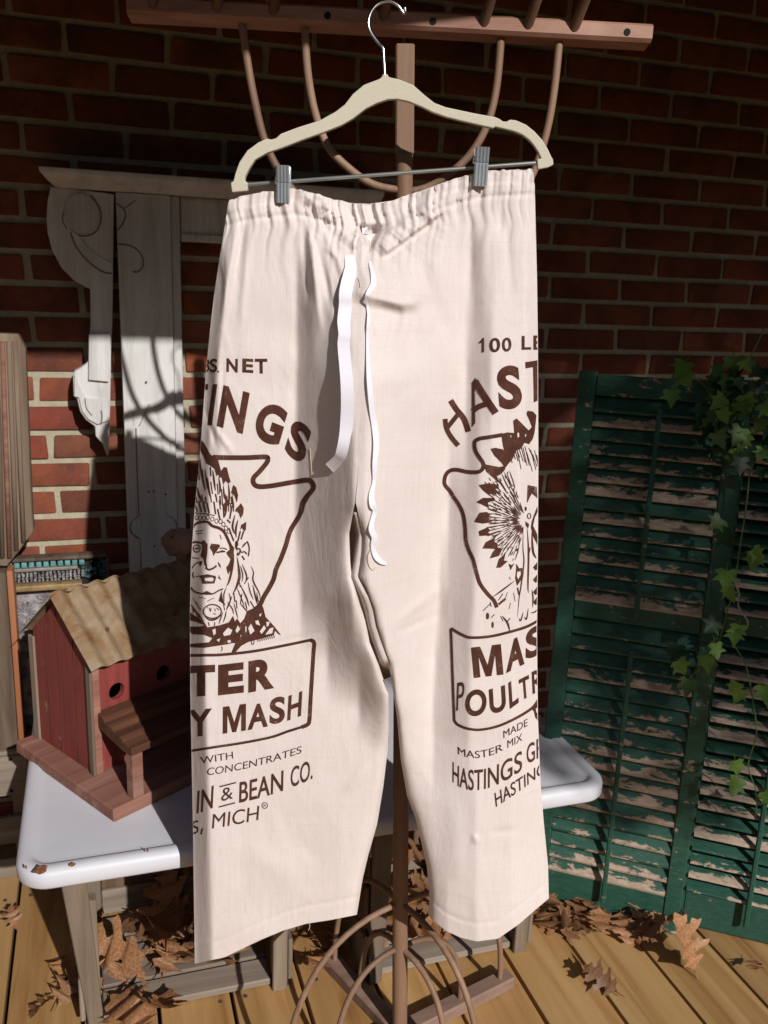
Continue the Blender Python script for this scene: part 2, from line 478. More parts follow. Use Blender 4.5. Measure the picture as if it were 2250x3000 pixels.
wall = empty('brick_wall', (0, 0, 0))
tag(wall, 'red brick house wall with pale mortar joints behind everything', 'wall')
obj('mortar', MB().box((-2.2, .006, -.45), (4.0, .2, 2.7)).mesh('mortar'), M_MORTAR, wall)
BW, BH, JT = .2032, .0635, .0128
variants = []
for k in range(6):
    r_ = random.Random(100 + k)
    m_ = MB().box((-(BW - JT) / 2, 0, -(BH - JT) / 2), ((BW - JT) / 2, .05, (BH - JT) / 2))
    for v in m_.v:
        v.x += r_.uniform(-.0026, .0026); v.z += r_.uniform(-.0020, .0020); v.y += r_.uniform(-.0012, .0012)
    variants.append(m_.mesh('brick', True, .0042, 2, 50))
    variants[-1].materials.append(M_BRICK)
phase = {1: .026, 2: -.529, 3: .048, 4: -.416, 5: .063, 6: -.457, 7: .064, 8: -.435, 9: .077, 10: -.421, 11: .104, 12: -.42, 13: .15, 14: -.319, 15: .113, 16: -.27, 17: .195}
cand = []
rng = random.Random(11)
for c in range(-12, 36):
    ph = phase.get(c, .05 if c % 2 else -.46)
    zc = 1.8716 - (c + .5) * BH
    for i in range(-11, 20):
        xc = (i + .5 + ph) * BW - .0338
        px, py = project((xc, 0, zc))
        vis = -60 < px < 2310 and -30 < py < 2650
        if 600 < px < 1540 and 600 < py < 2500: vis = False
        if px <= 600 and py > 1640: vis = False
        if px > 1640 and py > 1900: vis = False
        d = (xc ** 2 + CAM[1] ** 2 + (zc - 1.33) ** 2)
        cand.append((0 if vis else 1, d, xc, zc))
cand.sort()
rest = MB()
for k, (hid, d, xc, zc) in enumerate(cand):
    mesh = variants[rng.randrange(6)]
    loc = (xc + rng.uniform(-.0015, .0015), rng.uniform(-.0015, .0015), zc + rng.uniform(-.001, .001))
    if k < 300 and not hid:
        obj('brick', mesh, None, wall, loc)
    else:
        rest.add([v.co + Vector(loc) for v in mesh.vertices], [tuple(p.vertices) for p in mesh.polygons])
ro = obj('brick', rest.mesh('bricks'), M_BRICK, wall); ro['kind'] = 'stuff'

YE = -1.42; ZE = 1.13 - YE * .614
proof = MB().loft([[(x, YE, ZE), (x, YE, ZE + .12), (x, .2, 2.86), (x, .2, 2.74)] for x in (-2.6, 4.4)]).mesh('roof')
tag(obj('porch_roof', proof, M_ROOF), kind='structure')

tr = empty('added_shade_tree', (3.0, -4.6, -.45)); tag(tr, 'unseen leafy tree added in front of the porch to shade the right side', 'tree')  # unseen tree, added and shaped to cast shade on the right side
obj('trunk', MB().tube([(0, 0, 0), (.05, 0, 1.2), (-.05, .05, 2.4), (-.3, .1, 3.4), (-.5, .1, 4.4)], [.16, .13, .11, .08, .04], 10).mesh('trunk', True), M_BARK, tr)
rng = random.Random(21); mb = MB()
for k in range(12500):
    while True:
        p = Vector((rng.uniform(-1, 1), rng.uniform(-1, 1), rng.uniform(-1, 1)))
        if abs(p.x) ** 3.5 + abs(p.y) ** 2.5 + abs(p.z) ** 3.5 < 1: break
    q = Vector((p.x * .95 - .50, p.y * .6 + .35, 3.83 + p.z * .93))
    u = Vector((rng.gauss(0, 1), rng.gauss(0, 1), rng.gauss(0, 1))).normalized()
    w = u.cross(Vector((rng.gauss(0, 1), rng.gauss(0, 1), rng.gauss(0, 1)))).normalized()
    s = rng.uniform(.022, .040)
    mb.add([q - u * s, q + w * s * .6, q + u * s, q - w * s * .6], [(0, 1, 2, 3)])
obj('crown', mb.mesh('crown'), M_CROWN, tr)
hd = empty('sky_block_hedge', (0, -9.5, -.45)); tag(hd, 'unseen tall hedge added across the lawn to block low sky light', 'hedge')  # unseen hedge, added to keep low sky light off the wall
rng = random.Random(33); mb = MB()
mb.box((-22, -.5, 0), (22, .5, 4.2))
for k in range(9000):
    q = Vector((rng.uniform(-22, 22), rng.choice((-1, 1)) * .5 + rng.gauss(0, .14), rng.uniform(0, 4.5)))
    u = Vector((rng.gauss(0, 1), rng.gauss(0, 1), rng.gauss(0, 1))).normalized(); w = u.cross(Vector((.3, .5, .8))).normalized(); s = rng.uniform(.08, .2)
    mb.add([q - u * s, q + w * s * .6, q + u * s, q - w * s * .6], [(0, 1, 2, 3)])
obj('foliage', mb.mesh('hedge'), M_CROWN, hd)

# ------------------------------------------------------------------ white porch trim leaning on the wall
def pxw(pts, Y, sx=1.0, ox=0.0, oy=0.0):
    return [Vector(at_y(ox + x / sx, oy + y / sx, Y)) for x, y in pts]
trim = empty('porch_trim', (.12, -.05, 0)); tag(trim, 'weathered white porch trim with carved scroll bracket and cap board against the brick wall', 'architectural salvage')
O = (.12, -.05, 0)
zb = .02
obj('post', MB(O).box((.058, -.066, zb), (.1665, -.022, 1.4865)).mesh('post', True, .003, 2, 40), M_WHITE, trim)
obj('edge_strip', MB(O).box((.1675, -.056, zb), (.186, -.022, 1.4865)).mesh('strip', True, .003, 2, 40), M_WHITE, trim)
cap = [(-.03, -.022), (-.03, -.115), (-.03, -.115)]
loop = lambda x, s: [(x + s * .0, -.02, 1.4875), (x + s * .028, -.072, 1.4875), (x + s * .02, -.082, 1.497), (x + s * .004, -.105, 1.511), (x, -.105, 1.521), (x, -.02, 1.521)]
mb = MB(O)
L0 = [(-.055, -.02, 1.4875), (-.055, -.074, 1.4875), (-.070, -.086, 1.499), (-.085, -.105, 1.5125), (-.085, -.105, 1.522), (-.085, -.02, 1.522)]
L1 = [(.62 if p[0] > -2 else 0, p[1], p[2]) for p in L0]
mb.loft([L0, L1])
obj('cap_board', mb.mesh('cap', True, .0015, 1, 30), M_WHITE, trim)
obj('panel', MB(O).box((.1885, -.048, 1.4), (.60, -.022, 1.4865)).mesh('panel', True, .003, 2, 40), M_WHITE, trim)
obj('panel_bead', MB(O).box((.1885, -.054, 1.396), (.60, -.0485, 1.412)).mesh('bead', True, .002, 2, 40), M_WHITE, trim)
s4, s5 = 2.765, 2.765
br = pxw([(410, 130), (384, 250), (378, 380), (385, 500), (420, 640), (500, 790), (600, 890), (730, 960), (733, 1244)], -.062, s4, 0, 500)
br += pxw([(725, 0), (715, 160), (690, 190), (640, 225), (600, 245), (592, 300), (597, 450), (625, 465), (650, 570), (700, 640), (770, 690), (775, 770), (830, 830), (865, 925), (880, 925), (893, 500), (900, 0)], -.062, s5, 0, 1000)
br += pxw([(910, 1244), (915, 850), (923, 190), (640, 150)], -.062, s4, 0, 500)
obj('scroll_bracket', MB(O).prism(br, (0, .04, 0)).mesh('bracket', False, .002, 1), M_WHITE, trim)
c = at_y(660 / s4, 500 + 345 / s4, -.068)
rad = .0335
disc = [(c[0] + math.cos(t) * rad * 1.0, -.0685, c[2] + math.sin(t) * rad * 1.12) for t in np.linspace(0, 2 * math.pi, 33)[:-1]]
obj('scroll', MB(O).prism(disc, (0, .006, 0)).mesh('scroll', False, .002, 2), M_WHITE, trim)
arm = pxw([(560, 470), (590, 580), (660, 690), (760, 780), (860, 825), (910, 828), (910, 750), (800, 690), (700, 600), (650, 535)], -.0645, s4, 0, 500)
obj('scroll_leaf', MB(O).prism(arm, (0, .003, 0)).mesh('leaf', False, .001, 1), M_WHITE, trim)
neck = pxw([(720, -60), (716, 315), (880, 330), (893, -60)], -.070, s5, 0, 1000)
obj('neck_block', MB(O).prism(neck, (0, .0078, 0)).mesh('neck', False, .0015, 1), M_WHITE, trim)
drop = pxw([(605, 270), (603, 445), (640, 455), (665, 560), (715, 630), (790, 672), (880, 640), (885, 480), (690, 460)], -.067, s5, 0, 1000)
obj('drop_block', MB(O).prism(drop, (0, .0048, 0)).mesh('drop', False, .0015, 1), M_WHITE, trim)
ap = pxw([(1215, 500), (1128, 690), (1105, 705), (1118, 1100), (1132, 1418), (1075, 1455), (1060, 1510), (1075, 1560), (1140, 1600), (1150, 1850), (1360, 1850), (1355, 1600), (1420, 1550), (1430, 1500), (1410, 1440), (1350, 1410), (1340, 1100), (1330, 760)], -.0695, s5, 0, 1000)
obj('applied_panel', MB(O).prism(ap, (0, .0033, 0)).mesh('applied', False, .001, 1), M_WHITE, trim)
def groove(pts, Y, c, w=.0016):
    P = bez([Vector(at_y(c[0] + x / c[2], c[1] + y / c[2], Y)) for x, y in pts], 6)
    obj('incised_line', MB(O).tube(P, w, 5).mesh('groove', True), M_GROOVE, trim)
c4_ = (0, 500, s4); c5_ = (0, 1000, s5)
groove([(735, 200), (790, 270), (820, 360), (805, 450), (755, 510), (680, 530), (610, 515), (570, 497)], -.0628, c4_)
groove([(572, 500), (600, 580), (650, 665), (720, 740), (790, 795), (850, 825), (905, 832)], -.0648, c4_)
groove([(520, 330), (505, 400), (540, 470)], -.0628, c4_, .001)
groove([(940, 265), (1000, 310), (1016, 360), (995, 430), (950, 485)], -.0668, c4_)
groove([(1015, 305), (1060, 270), (1095, 240)], -.0668, c4_, .001)
groove([(955, 595), (1040, 605), (1110, 640), (1155, 710), (1155, 780), (1110, 822), (1075, 815)], -.0668, c4_)
groove([(1208, 510), (1125, 692)], -.0668, c5_, .0012)
groove([(1104, 704), (1112, 1000), (1130, 1412)], -.0668, c5_, .0022)
groove([(1130, 1418), (1078, 1455), (1056, 1510), (1076, 1568), (1142, 1602)], -.0668, c5_, .0018)
groove([(1146, 1604), (1144, 1850)], -.0668, c5_, .0022)
groove([(1326, 760), (1334, 1100), (1350, 1415)], -.0668, c5_, .0010)
groove([(1352, 1412), (1412, 1440), (1432, 1500), (1424, 1552), (1360, 1600)], -.0668, c5_, .0012)
groove([(688, 460), (700, 540), (745, 600)], -.0676, c5_, .0012)
groove([(820, 560), (826, 610), (820, 665)], -.0676, c5_, .0016)
for q in ((1185, 330), (1205, 1218), (1245, 1215), (1340, 1240), (1252, 1660)):
    p = at_y(q[0] / s5, 1000 + q[1] / s5, -.0705)
    obj('nail_hole', MB(O).tube([(p[0], -.0708, p[2]), (p[0], -.069, p[2])], .0022, 8).mesh('nail'), M_DARK, trim)

# ------------------------------------------------------------------ left: salvage stacked on a crate
def slat_crate(name, label, x0, x1, y0, y1, h, post=.03, back=True, group=None, mat=M_GREY, left_w=.036, slant=.034):
    """open-fronted wooden crate: corner posts, bottom boards, back slats, side slats"""
    o = (x0, y0, 0); t = empty(name, o); tag(t, label, 'crate', group)
    th = .011
    def bx(nm, lo, hi, m_=mat, bev=.002):
        obj(nm, MB(o).box(lo, hi).mesh(nm, True, bev, 1, 30), m_, t)
    lp = [(x0 - slant, y0, h), (x0 - slant + left_w + .008, y0, h), (x0 + .030, y0, 0), (x0 + .004, y0, 0)]
    obj('corner_post', MB(o).prism(lp, (0, th, 0)).mesh('post', False, .002, 1), mat, t)
    bx('corner_post', (x1 - .028, y0, 0), (x1, y0 + th, h))
    bx('corner_post', (x0, y1 - th, 0), (x0 + .03, y1, h)); bx('corner_post', (x1 - .03, y1 - th, 0), (x1, y1, h))
    bx('cleat', (x0 + .004, y0 + th + .0015, 0.0), (x0 + .026, y0 + th + .028, h * .72))
    bx('cleat', (x1 - .026, y0 + th + .0015, 0.0), (x1 - .004, y0 + th + .028, h * .72))
    nb = 4; d = (y1 - y0 - .03) / nb
    for k in range(nb):
        bx('bottom_board', (x0 + .028, y0 + .016 + k * d, .004), (x1 - .028, y0 + .016 + (k + 1) * d - .008, .018), M_GREYX)
    for k in range(5):
        w = (x1 - x0 - .062) / 5
        bx('back_slat', (x0 + .031 + k * w, y1 + .0015, .05), (x0 + .031 + (k + 1) * w - .014, y1 + .0105, h - .01), M_SLATB)
    bx('back_rail', (x0 + .031, y1 - th, .018), (x1 - .031, y1 - .001, .075), M_GREYX)
    bx('back_rail', (x0 + .031, y1 - th, h - .06), (x1 - .031, y1 - .001, h - .004), M_GREYX)
    for k in range(3):
        z0 = .02 + k * (h - .03) / 3
        bx('side_slat', (x0 - .0105, y0 + .002, z0), (x0 - .0015, y1 - .002, z0 + (h - .03) / 3 - .02), M_SLATB if k else mat)
        bx('side_slat', (x1 + .0015, y0 + .002, z0), (x1 + .0105, y1 - .002, z0 + (h - .03) / 3 - .02), mat)
    return t

# low crate at the left edge carrying the frames
t = empty('low_crate', (-.5, -.155, 0)); tag(t, 'weathered slatted crate under the wooden frames at the left edge', 'crate')
o = (-.5, -.155, 0)
for z0, z1 in ((.205, .301), (.085, .152), (.0, .048)):
    obj('front_board', MB(o).box((-.62, -.168, z0), (-.174, -.1555, z1)).mesh('board', True, .002, 1, 30), M_GREYX, t)
for x in (-.212, -.60):
    obj('corner_post', MB(o).box((x, -.1550, 0), (x + .035, -.125, .301)).mesh('post', True, .002, 1, 30), M_GREY, t)
    obj('corner_post', MB(o).box((x, -.05, 0), (x + .035, -.02, .301)).mesh('post', True, .002, 1, 30), M_GREY, t)
for k in range(2):
    obj('top_board', MB(o).box((-.62, -.166 + k * .075, .3015), (-.165, -.166 + k * .075 + .068, .3125)).mesh('board', True, .002, 1, 30), M_GREYX, t)
    obj('side_board', MB(o).box((-.1765, -.1545, .04 + k * .14), (-.1665, -.021, .13 + k * .14)).mesh('board', True, .002, 1, 30), M_GREY, t)
for q in ((30, 2225), (34, 2317)):
    p = at_y(q[0], q[1], -.169)
    obj('nail', MB(o).tube([(p[0], -.1695, p[2]), (p[0], -.167, p[2])], .004, 8).mesh('nail'), M_DARK, t)

# dark deep frame around tin (stands on the crate)
fr = empty('tin_picture_frame', (-.25, -.14, .313)); tag(fr, 'dark wooden frame with orange bead around grey tin at the left edge', 'picture frame'); o = (-.25, -.14, .313)
def bar(name, lo, hi, m_, par, oo, bev=.003): obj(name, MB(oo).box(lo, hi).mesh(name, True, bev, 2, 35), m_, par)
bar('stile', (-.236, -.155, .3135), (-.1915, -.118, .716), M_DKFR, fr, o)
bar('bead', (-.1905, -.160, .3135), (-.1775, -.115, .721), M_ORANGE, fr, o, .004)
bar('stile', (-.56, -.155, .3135), (-.51, -.118, .716), M_DKFR, fr, o)
bar('rail', (-.509, -.153, .3135), (-.237, -.12, .336), M_ORANGE, fr, o)
bar('rail', (-.509, -.153, .67), (-.237, -.12, .716), M_REDW, fr, o)
bar('tin_panel', (-.509, -.135, .337), (-.237, -.129, .669), M_TIN, fr, o, .001)

# tall ornate tin panel behind, dentil border on top
OZ, OY = -.037, .125
oc = empty('ornate_tin_panel', (-.1, -.075, .313)); tag(oc, 'ornate embossed tin panel with a turquoise dentil border behind the birdhouse', 'tin panel'); o = (-.1, -.2, .35)
_bar = bar
def bar(name, lo, hi, m_, par, oo, bev=.003):
    return _bar(name, lo, hi, m_, par, oo, bev)
bar('backing', (-.32, -.19, .352), (.008, -.18, .752), M_DARK, oc, o, .001)
bar('top_rim', (-.32, -.212, .7525), (.010, -.18, .760), M_DKFR, oc, o, .002)
bar('side_rim', (.0085, -.212, .352), (.0145, -.18, .7520), M_DKFR, oc, o, .002)
for k in range(20):
    x = -.315 + k * .0148
    if x < -.035: bar('dentil', (x, -.2045, .7365), (x + .0108, -.1905, .7495), M_TEAL, oc, o, .0015)
bar('moulding', (-.32, -.2065, .7275), (-.052, -.1905, .7350), M_GOLDTIN, oc, o, .002)
rng = random.Random(5); em = MB(o)
for r_ in range(4):
    for k in range(34):
        x = -.315 + k * .0082 + rng.uniform(-.001, .001); z = .7035 + r_ * .0057
        if x < -.045 + r_ * .003:
            em.box((x, -.2005 - rng.uniform(0, .004), z), (x + rng.uniform(.003, .0058), -.1905, z + rng.uniform(.003, .0052)))
e_ = obj('embossing', em.mesh('embossing'), M_TIN, oc); e_['kind'] = 'stuff'
em = MB(o)
for k in range(30):
    x = rng.uniform(-.045, .002); z = rng.uniform(.702, .748)
    em.box((x, -.199 - rng.uniform(0, .004), z), (x + rng.uniform(.003, .007), -.1905, z + rng.uniform(.003, .007)))
for k in range(22):
    em.box((.0005 - (k % 2) * .004, -.2015, .50 + k * .0113), (.0075, -.1905, .5085 + k * .0113))
e_ = obj('corner_embossing', em.mesh('embossing'), M_TEALD, oc); e_['kind'] = 'stuff'
bar('gilt_lip', (-.32, -.222, .688), (-.0445, -.1905, .7005), M_GOLD, oc, o, .003)
tinp = MB(o)
for (cx, cz) in ((-.115, .655), (-.165, .63), (-.155, .57), (-.075, .56), (-.12, .49)):
    for a in np.linspace(0, 2 * math.pi, 15)[:-1]:
        ca, sa = math.cos(a), math.sin(a)
        pts = [Vector((cx + ca * d_ - sa * w_, -.197, cz + sa * d_ + ca * w_)) for d_, w_ in ((.007, -.0012), (.022, -.0035), (.027, 0), (.022, .0035), (.007, .0012))]
        tinp.prism(pts, (0, .005, 0))
e_ = obj('flower_relief', tinp.mesh('relief'), M_TIN, oc); e_['kind'] = 'stuff'
bar('field', (-.32, -.1935, .353), (.0, -.1905, .687), M_TIN, oc, o, .0005)

# reeded pilaster piece standing on the frame
flu = empty('fluted_board', (-.17, -.12, .74)); tag(flu, 'reeded weathered board with chamfered foot standing on the dark frame', 'board')
o = (-.17, -.12, .74)
base = [Vector(at_y(x, y, -.120)) for x, y in ((-120, 972), (52, 980), (74, 1022), (94, 1500), (99, 1557), (58, 1612), (20, 1660), (-120, 1652))]
obj('board', MB(o).prism(base, (0, .045, 0)).mesh('board', False, .002, 1), M_FLUTE, flu)
for k in range(9):
    xt = -104 + k * 18.5; xb = -96 + k * 20.6
    y1 = 1640 if xb < 28 else 1640 - (xb - 28) * 1.12
    a = Vector(at_y(xt, 1000 + max(0, (xt - 46)) * 1.4, -.1215)); b_ = Vector(at_y(xb, y1 - 6, -.1215))
    obj('reed', MB(o).tube([a, a.lerp(b_, .5), b_], .0048, 8).mesh('reed', True), M_REDW if k in (2, 6) else M_FLUTE, flu)

# ------------------------------------------------------------------ crates under the table top
slat_crate('wooden_crate', 'grey wooden crate full of dry leaves under the left half of the white table top', -.062, .305, -.655, -.36, .362)
slat_crate('wooden_crate', 'grey wooden crate behind the rack pole under the right half of the table top', .456, .800, -.688, -.39, .362, mat=M_GREY, slant=.0)

# ------------------------------------------------------------------ white enamel table top
tt = empty('table_top', (.39, -.42, .364)); tag(tt, 'white enamel table top with rust chips resting on two crates', 'table top'); o = (.39, -.42, .364)
TX0, TX1, TY0, TY1, TZ = -.155, .930, -.738, -.098, .4
def rrect(ins, z, rad=.055, n=10):
    r_ = max(.006, rad - ins); pts = []
    for cx, cy, a0 in ((TX1 - ins - r_, TY0 + ins + r_, -90), (TX1 - ins - r_, TY1 - ins - r_, 0), (TX0 + ins + r_, TY1 - ins - r_, 90), (TX0 + ins + r_, TY0 + ins + r_, 180)):
        for k in range(n + 1):
            a = R(a0 + 90 * k / n); pts.append((cx + math.cos(a) * r_, cy + math.sin(a) * r_, z))
    return pts
prof = [(.010, -.0355), (.003, -.0335), (0, -.029), (0, -.011), (.002, -.006), (.006, -.002), (.012, 0), (.020, 0), (.026, -.002), (.030, -.0055), (.034, -.0062), (.044, -.0056), (.06, -.0054)]
mb = MB(o); mb.loft([rrect(i, TZ + z) for i, z in prof], caps=False)
n_ = len(rrect(0, 0)); k0 = len(mb.v) - n_
mb.f.append(tuple(range(k0, k0 + n_)))
mb.loft([rrect(.02, TZ - .034), rrect(.02, TZ - .03)])
obj('enamel_top', mb.mesh('top', True, 0, 1, 60), M_ENAMEL, tt)
rng = random.Random(8)
for (px, py, w, h_) in ((118, 2548, .0115, .0085), (212, 2533, .006, .0035), (76, 2540, .0016, .004), (432, 2490, .0018, .0035)):
    p = at_y(px, py, TY0 - .0004)
    pts = []
    for k in range(11):
        a = 2 * math.pi * k / 11; q = rng.uniform(.7, 1.2)
        pts.append((p[0] + math.cos(a) * w * q, TY0 - .0007, p[2] + math.sin(a) * h_ * q))
    obj('rust_chip', MB(o).prism(pts, (0, .0006, 0)).mesh('chip'), M_CHIP, tt)

# ------------------------------------------------------------------ birdhouse
bh = empty('birdhouse', (-.034, -.495, TZ - .0056), (0, 0, math.atan2(.5225, .853)))
tag(bh, 'red wooden birdhouse with rusty corrugated tin roof and two round holes on the table top', 'birdhouse')
def bbar(name, lo, hi, m_, bev=.002, par=bh): return obj(name, MB().box(lo, hi).mesh(name, True, bev, 1, 30), m_, par)
bbar('base_board', (-.036, -.125, 0), (.41, .2195, .026), M_REDW, .003)
# gable ends
def gable(a0, a1):
    return MB().prism([(a0, .002, .0265), (a0, .002, .262), (a0, .1, .343), (a0, .198, .262), (a0, .198, .0265)], (a1 - a0, 0, 0)).mesh('gable', False, .001, 1)
obj('end_wall', gable(.004, .018), M_RED, bh); obj('end_wall', gable(.345, .359), M_RED, bh)
# front wall with two holes: built as a grid around the round openings
def holed_wall(x0, x1, z0, z1, holes, y0, th):
    bm_ = MB()
    n = 20; xs = [x0] + [(holes[i][0] + holes[i + 1][0]) / 2 for i in range(len(holes) - 1)] + [x1]
    for i, (hx, hz, r_) in enumerate(holes):
        xa, xb = xs[i], xs[i + 1]
        ring = [(hx + math.cos(2 * math.pi * k / n) * r_, hz + math.sin(2 * math.pi * k / n) * r_) for k in range(n)]
        rect = []
        for k in range(n):
            c_, s_ = math.cos(2 * math.pi * k / n), math.sin(2 * math.pi * k / n)
            t = min([((xb if c_ > 0 else xa) - hx) / c_ if abs(c_) > 1e-9 else 1e9, ((z1 if s_ > 0 else z0) - hz) / s_ if abs(s_) > 1e-9 else 1e9])
            rect.append((hx + c_ * t, hz + s_ * t))
        corners = {}
        for (cx, cz) in ((xa, z0), (xb, z0), (xb, z1), (xa, z1)):
            j = min(range(n), key=lambda k: (rect[k][0] - cx) ** 2 + (rect[k][1] - cz) ** 2); rect[j] = (cx, cz)
        for yy, flip in ((y0, False), (y0 + th, True)):
            vs = [(x, yy, z) for x, z in ring] + [(x, yy, z) for x, z in rect]
            fs = [(k, (k + 1) % n, n + (k + 1) % n, n + k) for k in range(n)]
            if flip: fs = [f[::-1] for f in fs]
            bm_.add(vs, fs)
        vs = [(x, y0, z) for x, z in ring] + [(x, y0 + th, z) for x, z in ring]
        bm_.add(vs, [(k, n + k, n + (k + 1) % n, (k + 1) % n) for k in range(n)])
    return bm_
hw = holed_wall(.019, .344, .0265, .266, [(.059, .176, .0165), (.164, .178, .0165), (.27, .178, .0165)], .002, .012)
obj('front_wall', hw.mesh('front'), M_RED, bh)
bbar('back_wall', (.019, .186, .0265), (.344, .198, .262), M_RED)
bbar('inner_floor', (.019, .015, .05), (.344, .185, .055), M_DARK, 0)
bbar('corner_board', (-.0015, -.0085, .0265), (.0035, .006, .246), M_GREY, .001)
bbar('corner_board', (.004, -.0085, .0265), (.0185, .0015, .246), M_REDW, .001)
bbar('corner_board', (-.0015, .19, .0265), (.0035, .2085, .246), M_GREY, .001)
for b_, zt in ((.052, .285), (.108, .33), (.150, .285)):
    bbar('board_joint', (.0028, b_ - .0006, .028), (.0038, b_ + .0006, zt), M_BROWN, 0)
def roof_sheet(b0, z0, b1, z1, a0, a1, m_):
    mb = MB(); na, nb_ = 150, 8; vs = []; fs = []
    d = Vector((0, b1 - b0, z1 - z0)); nrm = Vector((0, -(z1 - z0), b1 - b0)).normalized()
    if nrm.z < 0: nrm = -nrm
    for j in range(nb_ + 1):
        for i in range(na + 1):
            a = a0 + (a1 - a0) * i / na
            w_ = .0040 * math.sin(2 * math.pi * a / .038) + .0012 * noise.noise(Vector((a * 14, j * .5, 2)))
            e = (.004 * noise.noise(Vector((a * 30, 7, j))) if j in (0, nb_) else 0)
            p = Vector((a, b0, z0)) + d * (j / nb_ + e * 2) + nrm * w_
            vs.append(p)
    for j in range(nb_):
        for i in range(na):
            q = j * (na + 1) + i; fs.append((q, q + 1, q + na + 2, q + na + 1))
    n0 = len(vs); vs += [v - nrm * .0014 for v in vs]
    fs += [tuple(n0 + k for k in f[::-1]) for f in fs]
    for i in range(na):
        fs.append((i, n0 + i, n0 + i + 1, i + 1)); q = nb_ * (na + 1) + i; fs.append((q, q + 1, n0 + q + 1, n0 + q))
    for j in range(nb_):
        q = j * (na + 1); fs.append((q, q + na + 1, n0 + q + na + 1, n0 + q)); q += na; fs.append((q, n0 + q, n0 + q + na + 1, q + na + 1))
    mb.add(vs, fs); return mb.mesh('roof', True, 0, 1, 60)
rf = obj('roof', roof_sheet(.104, .3605, -.030, .2500, -.008, .40, None), M_RUST, bh)
rf2 = obj('roof', roof_sheet(.0965, .3620, .236, .2435, -.008, .40, None), M_RUST, bh)
for (a, b_) in ((.055, .02), (.20, .012), (.33, .02)):
    z_ = .3605 + (b_ - .104) * (.1105 / .134)
    obj('nail', MB().tube([(a, b_, z_ - .003), (a, b_ - .003, z_ + .0075)], .0035, 8).mesh('nail'), M_CHIP, rf)
# porch roof moulding and its posts
pf = [(0, .152), (-.025, .149), (-.034, .143), (-.056, .143), (-.066, .137), (-.088, .137), (-.098, .131), (-.126, .129), (-.126, .115), (-.098, .111), (-.05, .116), (0, .122)]
mb = MB(); la = [(.012 + .10 * min(0, b_) * 0.0, b_, z_) for b_, z_ in pf]
L0 = [(.012 + .07 * b_, b_ - .0005, z_) for b_, z_ in pf]; L1 = [(.36, b_ - .0005, z_) for b_, z_ in pf]
mb.loft([L0, L1]); obj('porch_moulding', mb.mesh('moulding', False, .0015, 1), M_BROWN, bh)
for a in (.006, .32):
    bbar('porch_post', (a, -.123, .0265), (a + .022, -.103, .1125), M_REDW, .001)

# knotted ornament at the ridge
kp = at_y(528, 1585, -.25)
kn = empty('knot_ornament', tuple(kp)); tag(kn, 'small pinkish brown knotted wood ornament with a dark hole beside the birdhouse ridge', 'ornament')
bm = bmesh.new(); bmesh.ops.create_icosphere(bm, subdivisions=4, radius=1)
for v in bm.verts:
    d = 1 + .28 * noise.noise(v.co * 1.6 + Vector((3, 1, 2))) + .12 * noise.noise(v.co * 4)
    v.co = Vector((v.co.x * .036, v.co.y * .022, v.co.z * .030)) * d
    e = (v.co - Vector((-.016, -.02, .012))).length
    if e < .011: v.co.y += .012 * (1 - e / .011)
m_ = bpy.data.meshes.new('knot'); bm.to_mesh(m_); bm.free(); m_.shade_smooth()
obj('knot', m_, M_NUT, kn)
obj('hole', MB().tube([(-.016, -.0105, .012), (-.016, -.004, .012)], .0062, 12).mesh('hole'), M_DARK, kn)
obj('foot', MB().tube([(0, 0, -.02), (.004, .004, -.08), (.0, .01, -.335 + (0.75 - kp[2]))], [.012, .008, .008], 8).mesh('foot', True), M_NUT, kn)

# ------------------------------------------------------------------ green shutters
S0 = np.array([1.134, -.731, 0.0]); SE = np.array([.803, -.596, 0.0]); SN = np.array([.596, .803, 0.0])
SH_ANG = math.atan2(SE[1], SE[0])
def slat_mesh(w, wid=.044, th=.0075):
    mb = MB(); L = []
    for x in (-w / 2, w / 2):
        L.append([(x, math.sin(a) * th / 2, -wid / 2 + (wid) * t) for a, t in ((-1.57, .08), (-1.57, .92), (0, 1.0), (1.57, .92), (1.57, .08), (0, 0.0))])
    mb.loft(L); return mb.mesh('slat')
def shutter(label, off, back, tilt, lean, rodside=True):
    P = S0 + SE * off + SN * back
    t = empty('louvred_shutter', tuple(P), (R(-lean), 0, SH_ANG))
    tag(t, label, 'shutter', 'green louvred shutters')
    W, H, T = .318, 1.176, .026
    sw = .034
    def b_(nm, lo, hi, m_=M_STILE): return obj(nm, MB().box(lo, hi).mesh(nm, True, .002, 1, 30), m_, t)
    b_('stile', (0, 0, 0), (sw, T, H)); b_('stile', (W - sw, 0, 0), (W, T, H))
    rails = ((.008, .088), (.675, .716), (1.131, 1.171))
    for z0, z1 in rails: b_('rail', (sw + .0005, .002, z0), (W - sw - .0005, T - .002, z1))
    sm = slat_mesh(W - 2 * sw - .002); sm.materials.append(M_SLAT)
    for (z0, z1, n) in ((.716, 1.131, 15), (.088, .675, 18)):
        for k in range(n):
            z = z0 + (z1 - z0) * (k + .5) / n
            obj('slat', sm, None, t, (W / 2, T / 2 - .0005, z), (R(tilt + random.Random(k * 7 + n).uniform(-3, 3)), 0, 0))
    for z0, z1 in ((.69, 1.118), (.045, .628)):
        obj('tilt_rod', MB().box((W / 2 - .005, -.017, z0), (W / 2 + .005, -.008, z1)).mesh('rod', True, .002, 1, 30), M_STILE, t)
    return t
sh1 = shutter('green louvred shutter with closed peeling slats, whole in view beside the trousers', -.317, 0, -31, 2)
sh2 = shutter('green louvred shutter with open slats cut off by the right edge and hung with ivy', -.026, .032, -64, 2)

